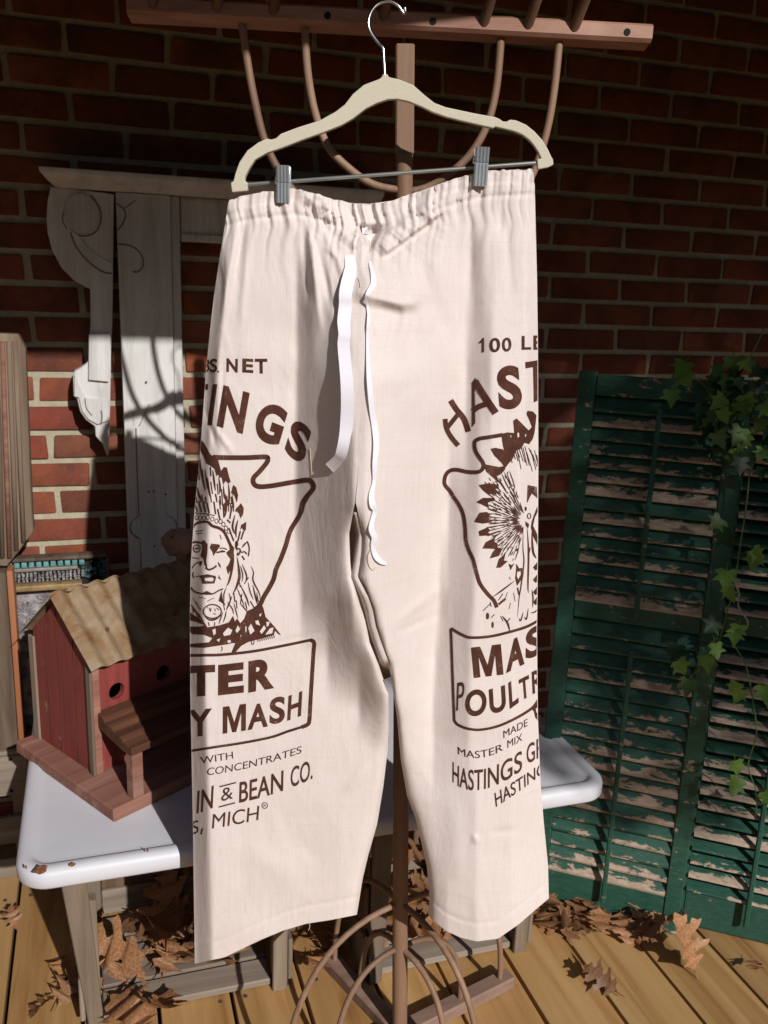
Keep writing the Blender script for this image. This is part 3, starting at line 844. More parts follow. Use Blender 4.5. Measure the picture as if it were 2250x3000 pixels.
# ------------------------------------------------------------------ clothes rack
D_POLE = 1.312
FOOT = Vector((.477, -.824, 0))
rk = empty('clothes_rack', tuple(FOOT)); tag(rk, 'tall tan wooden rack with bent wood bows on a crossed base', 'clothes rack')
o = tuple(FOOT)
TOP = Vector((.412, -.824, 1.655))
def on_pole(z): return FOOT.lerp(TOP, z / TOP.z)
obj('pole', MB(o).tube([on_pole(z) for z in (.012, .3, .6, .9, 1.2, 1.5)], [.0135, .0135, .0130, .0125, .0120, .0118], 16).mesh('pole', True, 0, 1, 60), M_RACK, rk)
Mz = Matrix.Translation(on_pole(1.57)) @ Matrix.Rotation(math.atan2(TOP.x - FOOT.x, TOP.z), 4, 'Y') @ Matrix.Rotation(R(-15), 4, 'Z')
obj('pole_tenon', MB(o).box((-.0125, -.009, -.071), (.0125, .009, .066), Mz).mesh('tenon', True, .002, 1, 30), M_RACK, rk)
BU = Vector((math.cos(R(-15)), math.sin(R(-15)), 0)); BN = Vector((BU.y, -BU.x, 0))      # bar direction and its normal towards the viewer
def on_bar(px, py, off=0):
    return Vector(at_plane(px, py, TOP + BN * off, BN))
bl_ = on_bar(378, 22); brt = on_bar(1901, 100)
zbar = 1.657
xl = (bl_ - TOP).dot(BU); xr = (brt - TOP).dot(BU)
Mb = Matrix.Translation(Vector((TOP.x, TOP.y, zbar))) @ Matrix.Rotation(R(-15), 4, 'Z')
pf = [(-.0165, -.0015), (-.0165, .0135), (-.012, .0168), (.0145, .0168), (.0165, .015), (.0165, -.0075), (.0145, -.0095), (-.012, -.0060)]
mb = MB(o); mb.loft([[Mb @ Vector((x, y, z)) for y, z in pf] for x in np.linspace(xl, xr, 40)])
obj('top_bar', mb.mesh('bar', False), M_BARW, rk)
for px in (455, 640, 803, 1121, 1413, 1541, 1676):
    s = (on_bar(px, 60) - TOP).dot(BU)
    a = Mb @ Vector((s, -.012, .006)); dr = (Mb.to_3x3() @ Vector((.13, -.62, .62))).normalized()
    obj('peg', MB(o).tube([a, a + dr * .05, a + dr * .105], [.0072, .0068, .0052], 10).mesh('peg', True, 0, 1, 60), M_PEG, rk)
for px in (960, 1265, 1830):
    s = (on_bar(px, 60) - TOP).dot(BU); a = Mb @ Vector((s, -.0172, .0045)); b_ = Mb @ Vector((s, -.0158, .0045))
    obj('peg_hole', MB(o).tube([a, b_], .0046, 12).mesh('hole'), M_DARK, rk)
bows = [[(703, 66), (720, 150), (745, 290), (778, 420), (830, 520), (900, 600), (1000, 660), (1190, 690)],
        [(890, 76), (900, 200), (923, 330), (962, 430), (1030, 500), (1100, 543), (1190, 560)],
        [(1640, 110), (1625, 250), (1600, 390), (1555, 520), (1480, 610), (1370, 670), (1190, 690)],
        [(1468, 104), (1455, 250), (1425, 370), (1375, 455), (1310, 515), (1250, 550), (1190, 562)]]
for b_ in bows:
    pts = [on_bar(x, y, .0) for x, y in b_]
    pts[0] += Vector((0, 0, .02))
    obj('bow', MB(o).tube(bez(pts, 8), .0054, 10).mesh('bow', True, 0, 1, 60), M_RACK, rk)
for ang, half in ((15.1, .262), (110.3, .235)):
    Mc = Matrix.Translation(Vector((FOOT.x, FOOT.y, 0))) @ Matrix.Rotation(R(ang), 4, 'Z')
    low = ang < 50
    z0, z1 = (.0, .026) if low else (.0, .0255)
    if low:
        obj('base_bar', MB(o).box((-half, -.016, 0), (half, .016, .026), Mc).mesh('base', True, .003, 1, 30), M_BASEW, rk)
    else:
        obj('base_bar', MB(o).box((-half, -.016, 0), (-.0165, .016, .0255), Mc).mesh('base', True, .003, 1, 30), M_BASEW, rk)
        obj('base_bar', MB(o).box((.0165, -.016, 0), (half, .016, .0255), Mc).mesh('base', True, .003, 1, 30), M_BASEW, rk)
    zo = at_plane(1177, 2640, FOOT, HEAD)[2]; zi = at_plane(1177, 2772, FOOT, HEAD)[2]
    for s in (-1, 1):
        for r0, zj in ((half - .028, zo), (half * .52, zi)):
            pts = []
            for k in range(17):
                t = k / 16 * math.pi / 2
                rr = r0 * math.cos(t) ** .75; z = .018 + (zj - .018) * math.sin(t) ** .9
                c_ = on_pole(z); pts.append(Vector((c_.x, c_.y, z)) + Mc.to_3x3() @ Vector((s * rr, 0, 0)) + (Vector((FOOT.x, FOOT.y, 0)) - Vector((c_.x, c_.y, 0))) * (rr / r0))
            obj('bow', MB(o).tube(pts, .0052, 10).mesh('bow', True, 0, 1, 60), M_RACK, rk)

# ------------------------------------------------------------------ hanger
D_H = 1.222
def on_hang(x, y, off=0):
    d = ray(x, y); return Vector(CAM + d * ((D_H - off) / (d @ HEAD)))
s6, s2 = 1.8433, 2.0738
hx = lambda L: [(600 + x / s6, y / s6) for x, y in L]
rx = lambda L: [(1450 + x / s2, y / s2) for x, y in L]
outline = hx([(155, 978), (165, 935), (187, 875), (230, 812), (290, 768), (335, 748), (358, 753), (384, 746), (410, 722), (500, 688), (620, 650), (705, 603), (755, 565), (800, 507), (860, 457), (940, 427), (955, 417), (962, 400), (986, 400), (994, 416), (1050, 428), (1125, 458), (1180, 507), (1240, 555), (1300, 578), (1450, 610)])
outline += rx([(-40, 703), (0, 710), (28, 722), (50, 738), (72, 738), (92, 726), (130, 731), (190, 757), (240, 797), (290, 852), (322, 905), (343, 952), (353, 967), (356, 1000), (325, 1016), (262, 1028), (257, 968), (282, 962), (264, 922), (238, 882), (208, 848), (168, 818), (120, 797), (60, 782), (0, 768)])
outline += hx([(1560, 692), (1400, 655), (1300, 630), (1230, 605), (1170, 575), (1100, 547), (1040, 534), (990, 536), (930, 556), (870, 586), (800, 640), (740, 675), (640, 715), (540, 750), (420, 797), (335, 826), (272, 862), (238, 912), (218, 952), (213, 976), (231, 986), (229, 1030), (147, 1038), (140, 986)])
hc = on_hang(1126, 225)
hg = empty('clothes_hanger', tuple(hc)); tag(hg, 'cream flocked clothes hanger with two metal trouser clips, hooked on a rack peg', 'hanger'); o = tuple(hc)
obj('hanger_body', MB(o).prism([on_hang(x, y, .0055) for x, y in outline], Vector(HEAD) * .011).mesh('body', False, .0022, 2), M_HANG, hg)
obj('rod', MB(o).tube([on_hang(722, 541), on_hang(1140, 510), on_hang(1576, 477)], .0026, 10).mesh('rod', True, 0, 1, 60), M_BAR, hg)
hook = [(972, 405), (968, 330), (963, 262), (940, 235), (905, 190), (886, 145), (888, 92), (915, 42), (955, 14), (1000, 8), (1040, 28), (1062, 55), (1074, 72), (1082, 62), (1080, 42)]
hp = [on_hang(600 + x / s6, y / s6, -.0 - .012 * min(1, k / 8)) for k, (x, y) in enumerate(hook)]
obj('hook', MB(o).tube(bez(hp, 6), .0019, 8).mesh('hook', True, 0, 1, 60), M_CHROME, hg)
def clip(x0, x1, y0, ym, y1, name='clip'):
    cx = (x0 + x1) / 2
    c_ = on_hang(cx, ym, .012); w = (x1 - x0) / 2 / 2400
    t = empty(name, tuple(Vector(c_) - Vector(o)), (0, 0, math.atan2(PER[1], PER[0]))); t.parent = hg
    zt = (ym - y0) / 2700; zb_ = -(y1 - ym) / 2600
    for sgn, nm in ((-1, 'front_jaw'), (1, 'rear_jaw')):
        mb = MB(); A0 = Vector((0, sgn * .0092, zt)); A1 = Vector((0, sgn * .0056, 0)); A2 = Vector((0, sgn * .0034, zb_))
        q = w / 4
        for k in range(4):
            x_ = -w + q + k * 2 * q
            mb.tube([A0 + Vector((x_, 0, 0)), A1 + Vector((x_, 0, .0012))], q * .86, 8); mb.tube([A1 + Vector((x_, 0, -.0012)), A2 + Vector((x_, 0, 0))], q * .86, 8)
        for P_, Q_ in ((A0, A1), (A1, A2)):
            mb.loft([[P_ + Vector((-w, -.0005, 0)), P_ + Vector((w, -.0005, 0)), P_ + Vector((w, .0005, 0)), P_ + Vector((-w, .0005, 0))], [Q_ + Vector((-w, -.0005, 0)), Q_ + Vector((w, -.0005, 0)), Q_ + Vector((w, .0005, 0)), Q_ + Vector((-w, .0005, 0))]])
        obj(nm, mb.mesh(nm, True, 0, 1, 50), M_STEEL, t)
    sp = [(-w - .0012 + .0, math.cos(a) * .0045, math.sin(a) * .0045 + .004) for a in np.linspace(0, 2 * math.pi, 13)]
    obj('spring', MB().tube(sp, .0009, 6).mesh('spring', True), M_CHROME, t)
clip(810, 851, 481, 537, 600)
clip(1389, 1431, 429, 479, 551)

# ------------------------------------------------------------------ trousers
K = 1.35624
D_P = 1.226
def interp(tab):
    xs = np.array([t[0] for t in tab], float); ys = np.array([t[1] for t in tab], float)
    return lambda v: np.interp(v, xs, ys)
def k2(tab): return [(a * K, b * K) for a, b in tab]
fL = interp(k2([(425, 497), (445, 492), (480, 487), (560, 474), (640, 462), (700, 455), (800, 445), (900, 438), (1000, 430), (1106, 420), (1216, 412), (1330, 410), (1500, 411), (1650, 414), (1806, 417), (1950, 419), (2090, 421)]))
fR = interp(k2([(360, 1151), (400, 1155), (480, 1157), (600, 1160), (740, 1162), (1000, 1163), (1200, 1162), (1364, 1160), (1550, 1162), (1696, 1168), (1780, 1175), (1870, 1184), (1952, 1186)]))
fT = interp(k2([(490, 434), (520, 424), (560, 416), (600, 412), (640, 408), (680, 418), (720, 431), (760, 439), (800, 440), (850, 433), (900, 416), (950, 397), (1000, 381), (1030, 373), (1080, 368), (1120, 366), (1155, 365)]))
fHL = interp([(560, 2826), (600, 2817), (659, 2804), (760, 2755), (830, 2726), (898, 2706), (970, 2695), (1045, 2680), (1150, 2670)])
fHR = interp([(1245, 2655), (1262, 2690), (1305, 2726), (1350, 2747), (1397, 2758), (1459, 2750), (1522, 2706), (1570, 2664), (1608, 2632)])
fLi = interp([(560, 1085), (800, 1082), (1100, 1066), (1350, 1052), (1471, 1040), (1563, 1023), (1645, 1026), (1693, 1031), (1756, 1052), (1820, 1071), (1883, 1083), (1915, 1096), (1950, 1110), (2034, 1138), (2170, 1139), (2305, 1123), (2414, 1105), (2509, 1078), (2577, 1062), (2690, 1044)])
fRi = interp([(560, 1085), (800, 1082), (1100, 1066), (1350, 1052), (1471, 1042), (1566, 1064), (1614, 1058), (1690, 1046), (1750, 1077), (1788, 1090), (1835, 1099), (1883, 1115), (1950, 1140), (2102, 1163), (2225, 1174), (2330, 1192), (2400, 1218), (2536, 1250), (2617, 1258), (2680, 1256), (2760, 1256)])
# forward relief of the front panel, in metres, on a 3 px lattice of the photograph
STEP = 3
gx = np.arange(530, 1640, STEP); gy = np.arange(470, 2860, STEP)
rows = [
 (520, [(640, .8), (690, 1.2), (900, 1.2), (1000, .3), (1085, -.5), (1170, .2), (1300, 1.2), (1540, 1.2), (1575, .6)]),
 (640, [(640, .5), (690, 1.6), (900, 1.5), (1000, 1.2), (1085, .9), (1175, 1.0), (1300, 1.5), (1540, 1.4), (1575, .4)]),
 (800, [(625, 0), (660, 2.2), (870, 1.5), (918, 4.6), (985, 5.0), (1085, 5.6), (1180, 4.6), (1384, 1.5), (1450, 2.7), (1540, 2.0), (1575, 0)]),
 (1100, [(603, 0), (640, 3.0), (870, 1.5), (945, 6.0), (1030, 10.4), (1085, 10.8), (1150, 9.4), (1365, 1.8), (1440, 4.4), (1540, 3.0), (1577, 0)]),
 (1470, [(575, 0), (610, 3.6), (866, 1.7), (980, 8.4), (1035, 11.6), (1070, 11.8), (1110, 10.6), (1312, 1.9), (1405, 5.2), (1520, 3.8), (1577, 0)]),
 (1750, [(556, 0), (595, 3.9), (882, 2.1), (1035, 10.8), (1060, 10.8), (1080, 11.0), (1110, 10.2), (1286, 2.0), (1390, 5.6), (1520, 3.9), (1575, 0)]),
 (1920, [(556, 0), (598, 4.0), (960, 2.2), (1096, 9.6), (1130, 10.0), (1272, 2.2), (1380, 5.8), (1510, 4.0), (1576, 0)]),
 (2060, [(556, 0), (600, 4.0), (1052, 2.3), (1138, 7.2), (1155, 8.4), (1264, 2.6), (1375, 5.8), (1500, 4.1), (1576, 0)]),
 (2180, [(560, 0), (605, 4.0), (1090, 2.4), (1139, 2.8), (1170, 5.8), (1268, 3.0), (1375, 5.0), (1500, 3.9), (1580, 0)]),
 (2350, [(562, 0), (610, 4.0), (1000, 2.8), (1120, 2.0), (1195, 3.2), (1290, 4.0), (1395, 5.2), (1500, 4.2), (1590, 0)]),
 (2850, [(570, 0), (620, 3.6), (1045, 2.2), (1240, 2.0), (1310, 4.6), (1400, 5.6), (1520, 4.4), (1606, 0)])]
rowv = np.array([np.interp(gx, [p[0] for p in r_[1]], [p[1] for p in r_[1]]) for r_ in rows]) * .01
rowy = np.array([r_[0] for r_ in rows], float)
FR = np.array([np.interp(gy, rowy, rowv[:, i]) for i in range(len(gx))]).T
def blur(a, n, ax):
    k = np.hanning(2 * n + 3)[1:-1]; k /= k.sum()
    pad = [(0, 0), (0, 0)]; pad[ax] = (n, n)
    ap = np.pad(a, pad, mode='edge')
    return np.apply_along_axis(lambda v: np.convolve(v, k, 'valid'), ax, ap)
FR = blur(FR, 3, 1); FR = blur(FR, 14, 0)
X, Y = np.meshgrid(gx, gy)
# free inner edges of the legs roll back
for f, s in ((fLi, 1), (fRi, -1)):
    dd = (f(gy)[:, None] - X) * s
    rl = np.where((Y > 1480) & (dd > -400), .016 * np.exp(-np.clip(dd, 0, 999) / 11.0), 0) * np.clip((Y - 1480) / 120, 0, 1)
    side = (X < 1150) if s > 0 else (X > 1000)
    mid = (fLi(gy) + fRi(gy))[:, None] / 2
    side = (X <= mid) if s > 0 else (X > mid)
    FR -= np.where(side, rl, 0)
def smooth_noise(seed, nx):
    r_ = np.random.RandomState(seed); k = np.arange(nx)
    return r_.uniform(-1, 1, nx)
def vnoise(u, seed):
    r_ = np.random.RandomState(seed); tab = r_.uniform(-1, 1, 4096)
    i = np.floor(u).astype(int); t = u - i; t = t * t * (3 - 2 * t)
    return tab[i % 4096] * (1 - t) + tab[(i + 1) % 4096] * t
dyT = Y - fT(X)
band = 74.0
jit = X + 10 * vnoise(Y / 60.0, 4) + 8 * vnoise(X / 90, 9)
gat = (.45 - np.abs(vnoise(jit / 11.0 + 100, 1))) * 1.5 + .7 * vnoise(jit / 24.0 + 300, 2)
pos = np.exp(-((np.clip(np.abs(X - 1085) - 110, 0, 999) / 240) ** 2)) * .75 + .5
env = np.where(dyT < band, 1.0, np.exp(-(dyT - band) / 70.0)) * pos
FR += gat * env * .0050
low = vnoise(jit / 34.0 + 500 + Y / 900, 3)
FR += low * np.where(dyT > band * .5, np.exp(-np.clip(dyT - band, 0, 9e9) / 330.0), 0) * .0034
FR += -.0022 * np.exp(-((dyT - band) / 7.0) ** 2)                     # stitched casing line
FR += .0016 * np.exp(-((dyT - 6) / 5.0) ** 2) * vnoise(jit / 9.0, 7)
# V opening: sunken back band, gathered arms either side
def seg_d(ax, ay, bx, by):
    t = np.clip(((X - ax) * (bx - ax) + (Y - ay) * (by - ay)) / ((bx - ax) ** 2 + (by - ay) ** 2), 0, 1)
    return np.hypot(X - ax - t * (bx - ax), Y - ay - t * (by - ay)), t
in_tri = ((Y - 560) > 0) & (Y < 745)
half = np.clip((748 - Y) / 190.0, 0, 1) * 118 - 8
tri = np.clip((half - np.abs(X - 1088 + (Y - 600) * .03)) / 14.0, 0, 1) * np.clip((Y - 655) / 26.0, 0, 1)
FR -= tri * .024
for (ax, ay, bx, by, sg) in ((880, 545, 1052, 722, 1), (1300, 590, 1112, 728, -1)):
    L_ = math.hypot(bx - ax, by - ay); ux, uy = (bx - ax) / L_, (by - ay) / L_
    al = (X - ax) * ux + (Y - ay) * uy; sd = ((X - ax) * -uy + (Y - ay) * ux) * sg        # sd grows downwards
    ends = np.clip(al / 70, 0, 1) * np.clip((L_ + 14 - al) / 26, 0, 1)
    g_ = (.5 - np.abs(vnoise((al + .25 * sd) / 12 + 40, 12 + sg))) * 1.5 + .5 * vnoise(al / 25, 14)
    S_ = np.clip((28 - sd) / (8.0 if sg < 0 else 22.0), 0, 1) * np.exp(-(np.clip(-sd - 14, 0, 999) / 16.0) ** 2)
    FR += S_ * ends * ((.0095 if sg < 0 else .0065) + .0032 * g_)
    FR -= (.0040 if sg < 0 else 0.0) * ends * np.exp(-((sd - 36) / 9.0) ** 2)
    FR += .0022 * g_ * np.clip((sd - 26) / 6, 0, 1) * np.exp(-np.clip(sd - 28, 0, 999) / 45.0) * ends
# soft bag under the fly, overhanging a shaded fold
ed_y = 862 + 26 * np.clip((X - 1040) / 110.0, -1, 1.6) - 14 * np.clip((X - 1180) / 40, 0, 3)
ramp_ = np.clip((Y - 745) / (ed_y - 745), 0, 1) ** 1.3 * np.clip((ed_y + 30 - Y) / 36.0, 0, 1)
FR += .013 * ramp_ * np.exp(-(np.abs(X - 1125) / 88.0) ** 4)
FR -= .010 * np.exp(-((X - 1150) / 60.0) ** 2) * np.clip((Y - ed_y) / 20, 0, 1) * np.exp(-np.clip(Y - ed_y, 0, 999) / 110.0)
# general creases
def crease(ax, ay, bx, by, w, h):
    global FR
    d_, t_ = seg_d(ax, ay, bx, by); FR = FR + h * np.exp(-(d_ / w) ** 2) * np.sin(np.pi * np.clip(t_, .02, .98))
for c_ in ((1150, 885, 1106, 1110, 3.5, -.0018), (1086, 930, 1098, 1020, 3.5, -.0018), (884, 610, 905, 900, 9, -.005), (900, 600, 940, 980, 8, .005), (960, 740, 985, 1000, 8, .003), (945, 720, 1000, 760, 8, .003), (1385, 560, 1370, 900, 12, -.004), (720, 600, 690, 820, 12, -.005), (1470, 560, 1465, 700, 10, -.004), (1235, 860, 1220, 960, 14, -.004), (1190, 900, 1165, 1060, 16, .004), (700, 640, 648, 960, 12, .0055), (735, 620, 700, 1000, 10, .003), (672, 700, 640, 1080, 9, .003), (905, 640, 1000, 990, 10, -.004), (930, 640, 1020, 830, 9, .0035),
           (1230, 760, 1330, 1040, 22, -.003), (1200, 800, 1250, 1000, 15, .0025), (1420, 600, 1410, 1000, 26, .004), (1480, 580, 1500, 900, 14, -.003), (1290, 640, 1260, 900, 20, .003),
           (1140, 1840, 1320, 1700, 14, .003), (1150, 1860, 1300, 1790, 9, -.002), (620, 1240, 690, 1340, 8, .003), (600, 1190, 640, 1330, 7, -.003), (1000, 2330, 1090, 2230, 16, .003),
           (700, 2480, 900, 2600, 40, .0025), (830, 2420, 980, 2560, 30, -.002), (1385, 2440, 1400, 2475, 10, .003), (1330, 2300, 1345, 2640, 26, .002), (1430, 2440, 1530, 2430, 12, -.0018),
           (740, 1900, 1000, 1840, 9, -.0012), (640, 1000, 612, 1330, 8, .003), (655, 1050, 640, 1320, 6, -.003)):
    crease(*c_)
FR += (vnoise(X / 70.0 + Y / 210.0, 21) * vnoise(Y / 90.0 - X / 300, 22)) * .0016
# fine crumple of unpressed cotton
def vn2(u, v, seed):
    r_ = np.random.RandomState(seed); tab = r_.uniform(-1, 1, (128, 128))
    i = np.floor(u).astype(int); j = np.floor(v).astype(int); a = u - i; b_ = v - j
    a = a * a * (3 - 2 * a); b_ = b_ * b_ * (3 - 2 * b_)
    g = lambda ii, jj: tab[ii % 128, jj % 128]
    return (g(i, j) * (1 - a) + g(i + 1, j) * a) * (1 - b_) + (g(i, j + 1) * (1 - a) + g(i + 1, j + 1) * a) * b_
wx = X + 40 * vn2(X / 150, Y / 150, 51); wy = Y + 40 * vn2(X / 150, Y / 150, 52)
FR += .0005 * (1 - 2 * np.abs(vn2(wx / 75 + wy / 160, wy / 130 - wx / 200, 53))) * (.5 + .5 * vn2(X / 260, Y / 260, 54))
FR += .0003 * (1 - 2 * np.abs(vn2(wx / 40 - wy / 90, wy / 70 + wx / 120, 55))) * np.clip(.4 + vn2(X / 200, Y / 200, 56), 0, 1)
# hem stitch
hemd = np.where(X < 1160, fHL(X), fHR(X)) - Y
FR += -.0012 * np.exp(-((hemd - 52) / 6.0) ** 2)
def relief(px, py):
    u = np.clip((np.asarray(px, float) - gx[0]) / STEP, 0, len(gx) - 1.001); v = np.clip((np.asarray(py, float) - gy[0]) / STEP, 0, len(gy) - 1.001)
    i = u.astype(int); j = v.astype(int); a = u - i; b_ = v - j
    return (FR[j, i] * (1 - a) + FR[j, i + 1] * a) * (1 - b_) + (FR[j + 1, i] * (1 - a) + FR[j + 1, i + 1] * a) * b_
def on_cloth(px, py, off=0.0, back=None):
    px = np.asarray(px, float); py = np.asarray(py, float)
    d = (RIGHT[None, :] * ((px - 1125) / FPX)[:, None] + DOWN[None, :] * ((py - 1500) / FPX)[:, None] + FWD[None, :])
    f = relief(px, py) if back is None else back
    return CAM + d * ((D_P - f - off) / (d @ HEAD))[:, None]
TO = np.array(on_hang(1100, 560))
ts = empty('trousers', tuple(TO)); tag(ts, 'cream cotton drawstring trousers with brown feed sack printing, clipped to the hanger', 'trousers')
def panel(fa, fb, fh, nu=110, nv=400, back=False, slit=False):
    u = np.linspace(0, 1, nu + 1)
    u = .5 - .5 * np.cos(np.pi * u) * .55 + (u - .5) * .45          # denser towards the edges
    v = np.linspace(0, 1, nv + 1)
    U, V = np.meshgrid(u, v)
    y = 560 + V * 2200
    for _ in range(12):
        x = fa(y) * (1 - U) + fb(y) * U
        y = fT(x) * (1 - V) + fh(x) * V
    x = fa(y) * (1 - U) + fb(y) * U
    if not back:
        y = y + np.where(V == 0, 3.5 * vnoise(x / 11.0, 31), 0)
        P = on_cloth(x.ravel(), y.ravel())
    else:
        e = np.minimum(U, 1 - U)
        dep = -.045 * np.clip(V * 4, .15, 1) * np.sqrt(np.clip(1 - (1 - np.clip(e / .3, 0, 1)) ** 2, 0, 1)) - .001
        front_edge = relief(x.ravel(), y.ravel())
        dep = dep.ravel() + np.where(e.ravel() < 1e-6, front_edge + .001, 0)
        if slit:
            w_ = np.clip((U - .86) / .12, 0, 1); w_ = (w_ * w_ * (3 - 2 * w_) * np.clip((y - 1440) / 60, 0, 1) * np.clip((2030 - y) / 90, 0, 1)).ravel()
            tgt = relief(fLi(y.ravel()) - 14, y.ravel()) + .004
            dep = dep * (1 - w_) + tgt * w_
        P = on_cloth(x.ravel(), y.ravel(), 0, dep)
    n = nu + 1; fs = []
    for j in range(nv):
        for i in range(nu):
            q = j * n + i; fs.append((q, q + 1, q + n + 1, q + n) if back else (q, q + n, q + n + 1, q + 1))
    return P - TO, fs
def merge(parts):
    V = []; F = []
    for P, fs in parts:
        n = sum(len(p) for p in V); V.append(P); F += [tuple(i + n for i in f) for f in fs]
    return np.vstack(V), F
fRb = lambda y: np.where(y < 1990, np.maximum(fLi(y), fRi(y) + 2 * np.clip((y - 1471) / 60, 0, 1)), fLi(y))
V_, F_ = merge([panel(fL, fLi, fHL), panel(fRi, fR, fHR), panel(fL, fRb, fHL, 60, 260, True, True), panel(fRi, fR, fHR, 40, 200, True)])
m_ = bpy.data.meshes.new('trousers'); m_.from_pydata(V_.tolist(), [], F_); m_.shade_smooth(); m_.update()
obj('fabric', m_, M_CLOTH, ts)

# ---- brown feed-sack print: outlines in the photograph's pixels laid on the cloth surface
P1 = (550, 950, 3.6867); P2 = (550, 1450, 4.1475); P3 = (550, 1850, 3.6867); P4 = (1270, 950, 4.4229); P5 = (1270, 1400, 4.4229); P6 = (1270, 1820, 3.6857)
def cv(c, pts): return [(c[0] + x / c[2], c[1] + y / c[2]) for x, y in pts]
class Ink:
    def __init__(self): self.v = []; self.f = []
    def tri(self, vs, fs):
        n = len(self.v); self.v += list(vs); self.f += [tuple(i + n for i in f) for f in fs]
    def fill(self, c, pts, holes=()):
        loops = [[Vector((x, y, 0)) for x, y in cv(c, pts)]] + [[Vector((x, y, 0)) for x, y in cv(c, h)] for h in holes]
        flat = [(p.x, p.y) for l in loops for p in l]
        self.tri(flat, tessellate_polygon(loops)); return self
    def stroke(self, c, w, pts, smooth=True, taper=False):
        w = w / c[2] / 2; P = [Vector((x, y, 0)) for x, y in cv(c, pts)]
        if smooth and len(P) > 2: P = bez(P, 6)
        n = len(P); L = []
        for i, p in enumerate(P):
            t = (P[min(n - 1, i + 1)] - P[max(0, i - 1)]).normalized(); s = Vector((-t.y, t.x, 0))
            k = w * (1 if not taper else max(.15, math.sin(math.pi * (i + .6) / (n + .2))))
            L += [p + s * k, p - s * k]
        self.tri([(p.x, p.y) for p in L], [(2 * i, 2 * i + 1, 2 * i + 3, 2 * i + 2) for i in range(n - 1)]); return self
    def ellipse(self, c, x, y, a, b, w=None):
        pts = [(x + math.cos(t) * a, y + math.sin(t) * b) for t in np.linspace(0, 2 * math.pi, 17)]
        return self.stroke(c, w, pts, False) if w else self.fill(c, pts[:-1])
    def glyph(self, c, ch, bl, br, tl, bold=0.0):
        vs, fs, bb = glyph_mesh(ch, bold)
        x0, y0, x1, y1 = bb; pts = []
        for x, y in vs:
            a = (x - x0) / max(1e-6, x1 - x0); b_ = (y - y0) / max(1e-6, y1 - y0)
            pts.append((bl[0] + a * (br[0] - bl[0]) + b_ * (tl[0] - bl[0]), bl[1] + a * (br[1] - bl[1]) + b_ * (tl[1] - bl[1])))
        self.tri(cv(c, pts), fs); return self
    def word(self, c, text, base, up, bold=0.0, up2=None):
        """text along a quadratic baseline through three points; up = cap height vector"""
        vs, fs, bb = glyph_mesh(text, bold); x0, y0, x1, y1 = bb
        p0, p1, p2 = [Vector(p) for p in base]; up = Vector(up); up2 = Vector(up2) if up2 else up
        ctrl = 2 * p1 - .5 * p0 - .5 * p2; pts = []
        for x, y in vs:
            t = (x - x0) / (x1 - x0); b_ = (y - y0) / (y1 - y0)
            p = p0 * (1 - t) ** 2 + ctrl * 2 * t * (1 - t) + p2 * t * t + up.lerp(up2, t) * b_
            pts.append((p.x, p.y))
        self.tri(cv(c, pts), fs); return self
    def build(self, name, off=.0009):
        bm = bmesh.new()
        vs = [bm.verts.new((x, y, 0)) for x, y in self.v]
        for f in self.f:
            try: bm.faces.new([vs[i] for i in f])
            except ValueError: pass
        bmesh.ops.triangulate(bm, faces=bm.faces)
        for _ in range(5):
            ed = [e for e in bm.edges if e.calc_length() > 11]
            if not ed: break
            bmesh.ops.subdivide_edges(bm, edges=ed, cuts=1)
            bmesh.ops.triangulate(bm, faces=bm.faces)
        px = np.array([v.co.x for v in bm.verts]); py = np.array([v.co.y for v in bm.verts])
        px = np.clip(px, fL(py) + 1.5, fR(py) - 1.5)
        W = on_cloth(px, py, off) - TO
        for v, w in zip(bm.verts, W): v.co = w
        dead = [f for f in bm.faces if f.calc_area() < 1e-10]
        bmesh.ops.delete(bm, geom=dead, context='FACES')
        bmesh.ops.recalc_face_normals(bm, faces=bm.faces)
        m_ = bpy.data.meshes.new(name); bm.to_mesh(m_); bm.free(); m_.shade_smooth()
        return obj(name, m_, M_PRINT, ts)
_gc = {}
def glyph_mesh(text, bold):
    key = (text, bold)
    if text == '1':
        P = [(.56, 0), (1, 0), (1, 1), (.62, 1), (.45, .86), (0, .76), (0, .62), (.56, .70)]
        return P, [tuple(t) for t in tessellate_polygon([[Vector((x, y, 0)) for x, y in P]])], (0, 0, 1, 1)
    if text == 'M':
        t_ = .17 + bold
        P = [(0, 0), (0, 1), (t_ * 1.35, 1), (.5, .36), (1 - t_ * 1.35, 1), (1, 1), (1, 0), (1 - t_, 0), (1 - t_, .70), (.5 + t_ * .42, 0), (.5 - t_ * .42, 0), (t_, .70), (t_, 0)]
        return P, [tuple(t) for t in tessellate_polygon([[Vector((x, y, 0)) for x, y in P]])], (0, 0, 1, 1)
    if key not in _gc:
        cu = bpy.data.curves.new('glyph', 'FONT'); cu.body = text; cu.offset = bold; cu.resolution_u = 6; cu.fill_mode = 'FRONT'
        o_ = bpy.data.objects.new('glyph', cu); COL.objects.link(o_)
        dg = bpy.context.evaluated_depsgraph_get(); dg.update()
        me = bpy.data.meshes.new_from_object(o_.evaluated_get(dg))
        vs = [(v.co.x, v.co.y) for v in me.vertices]; fs = [tuple(p.vertices) for p in me.polygons]
        xs = [v[0] for v in vs]; ys = [v[1] for v in vs]
        _gc[key] = (vs, fs, (min(xs), min(ys), max(xs), max(ys)))
        bpy.data.objects.remove(o_); bpy.data.curves.remove(cu); bpy.data.meshes.remove(me)
    return _gc[key]
B = .03
k = Ink()
k.glyph(P1, 'B', (165, 512), (232, 512), (178, 378), .015).glyph(P1, 'S', (236, 516), (318, 516), (240, 372), .015)
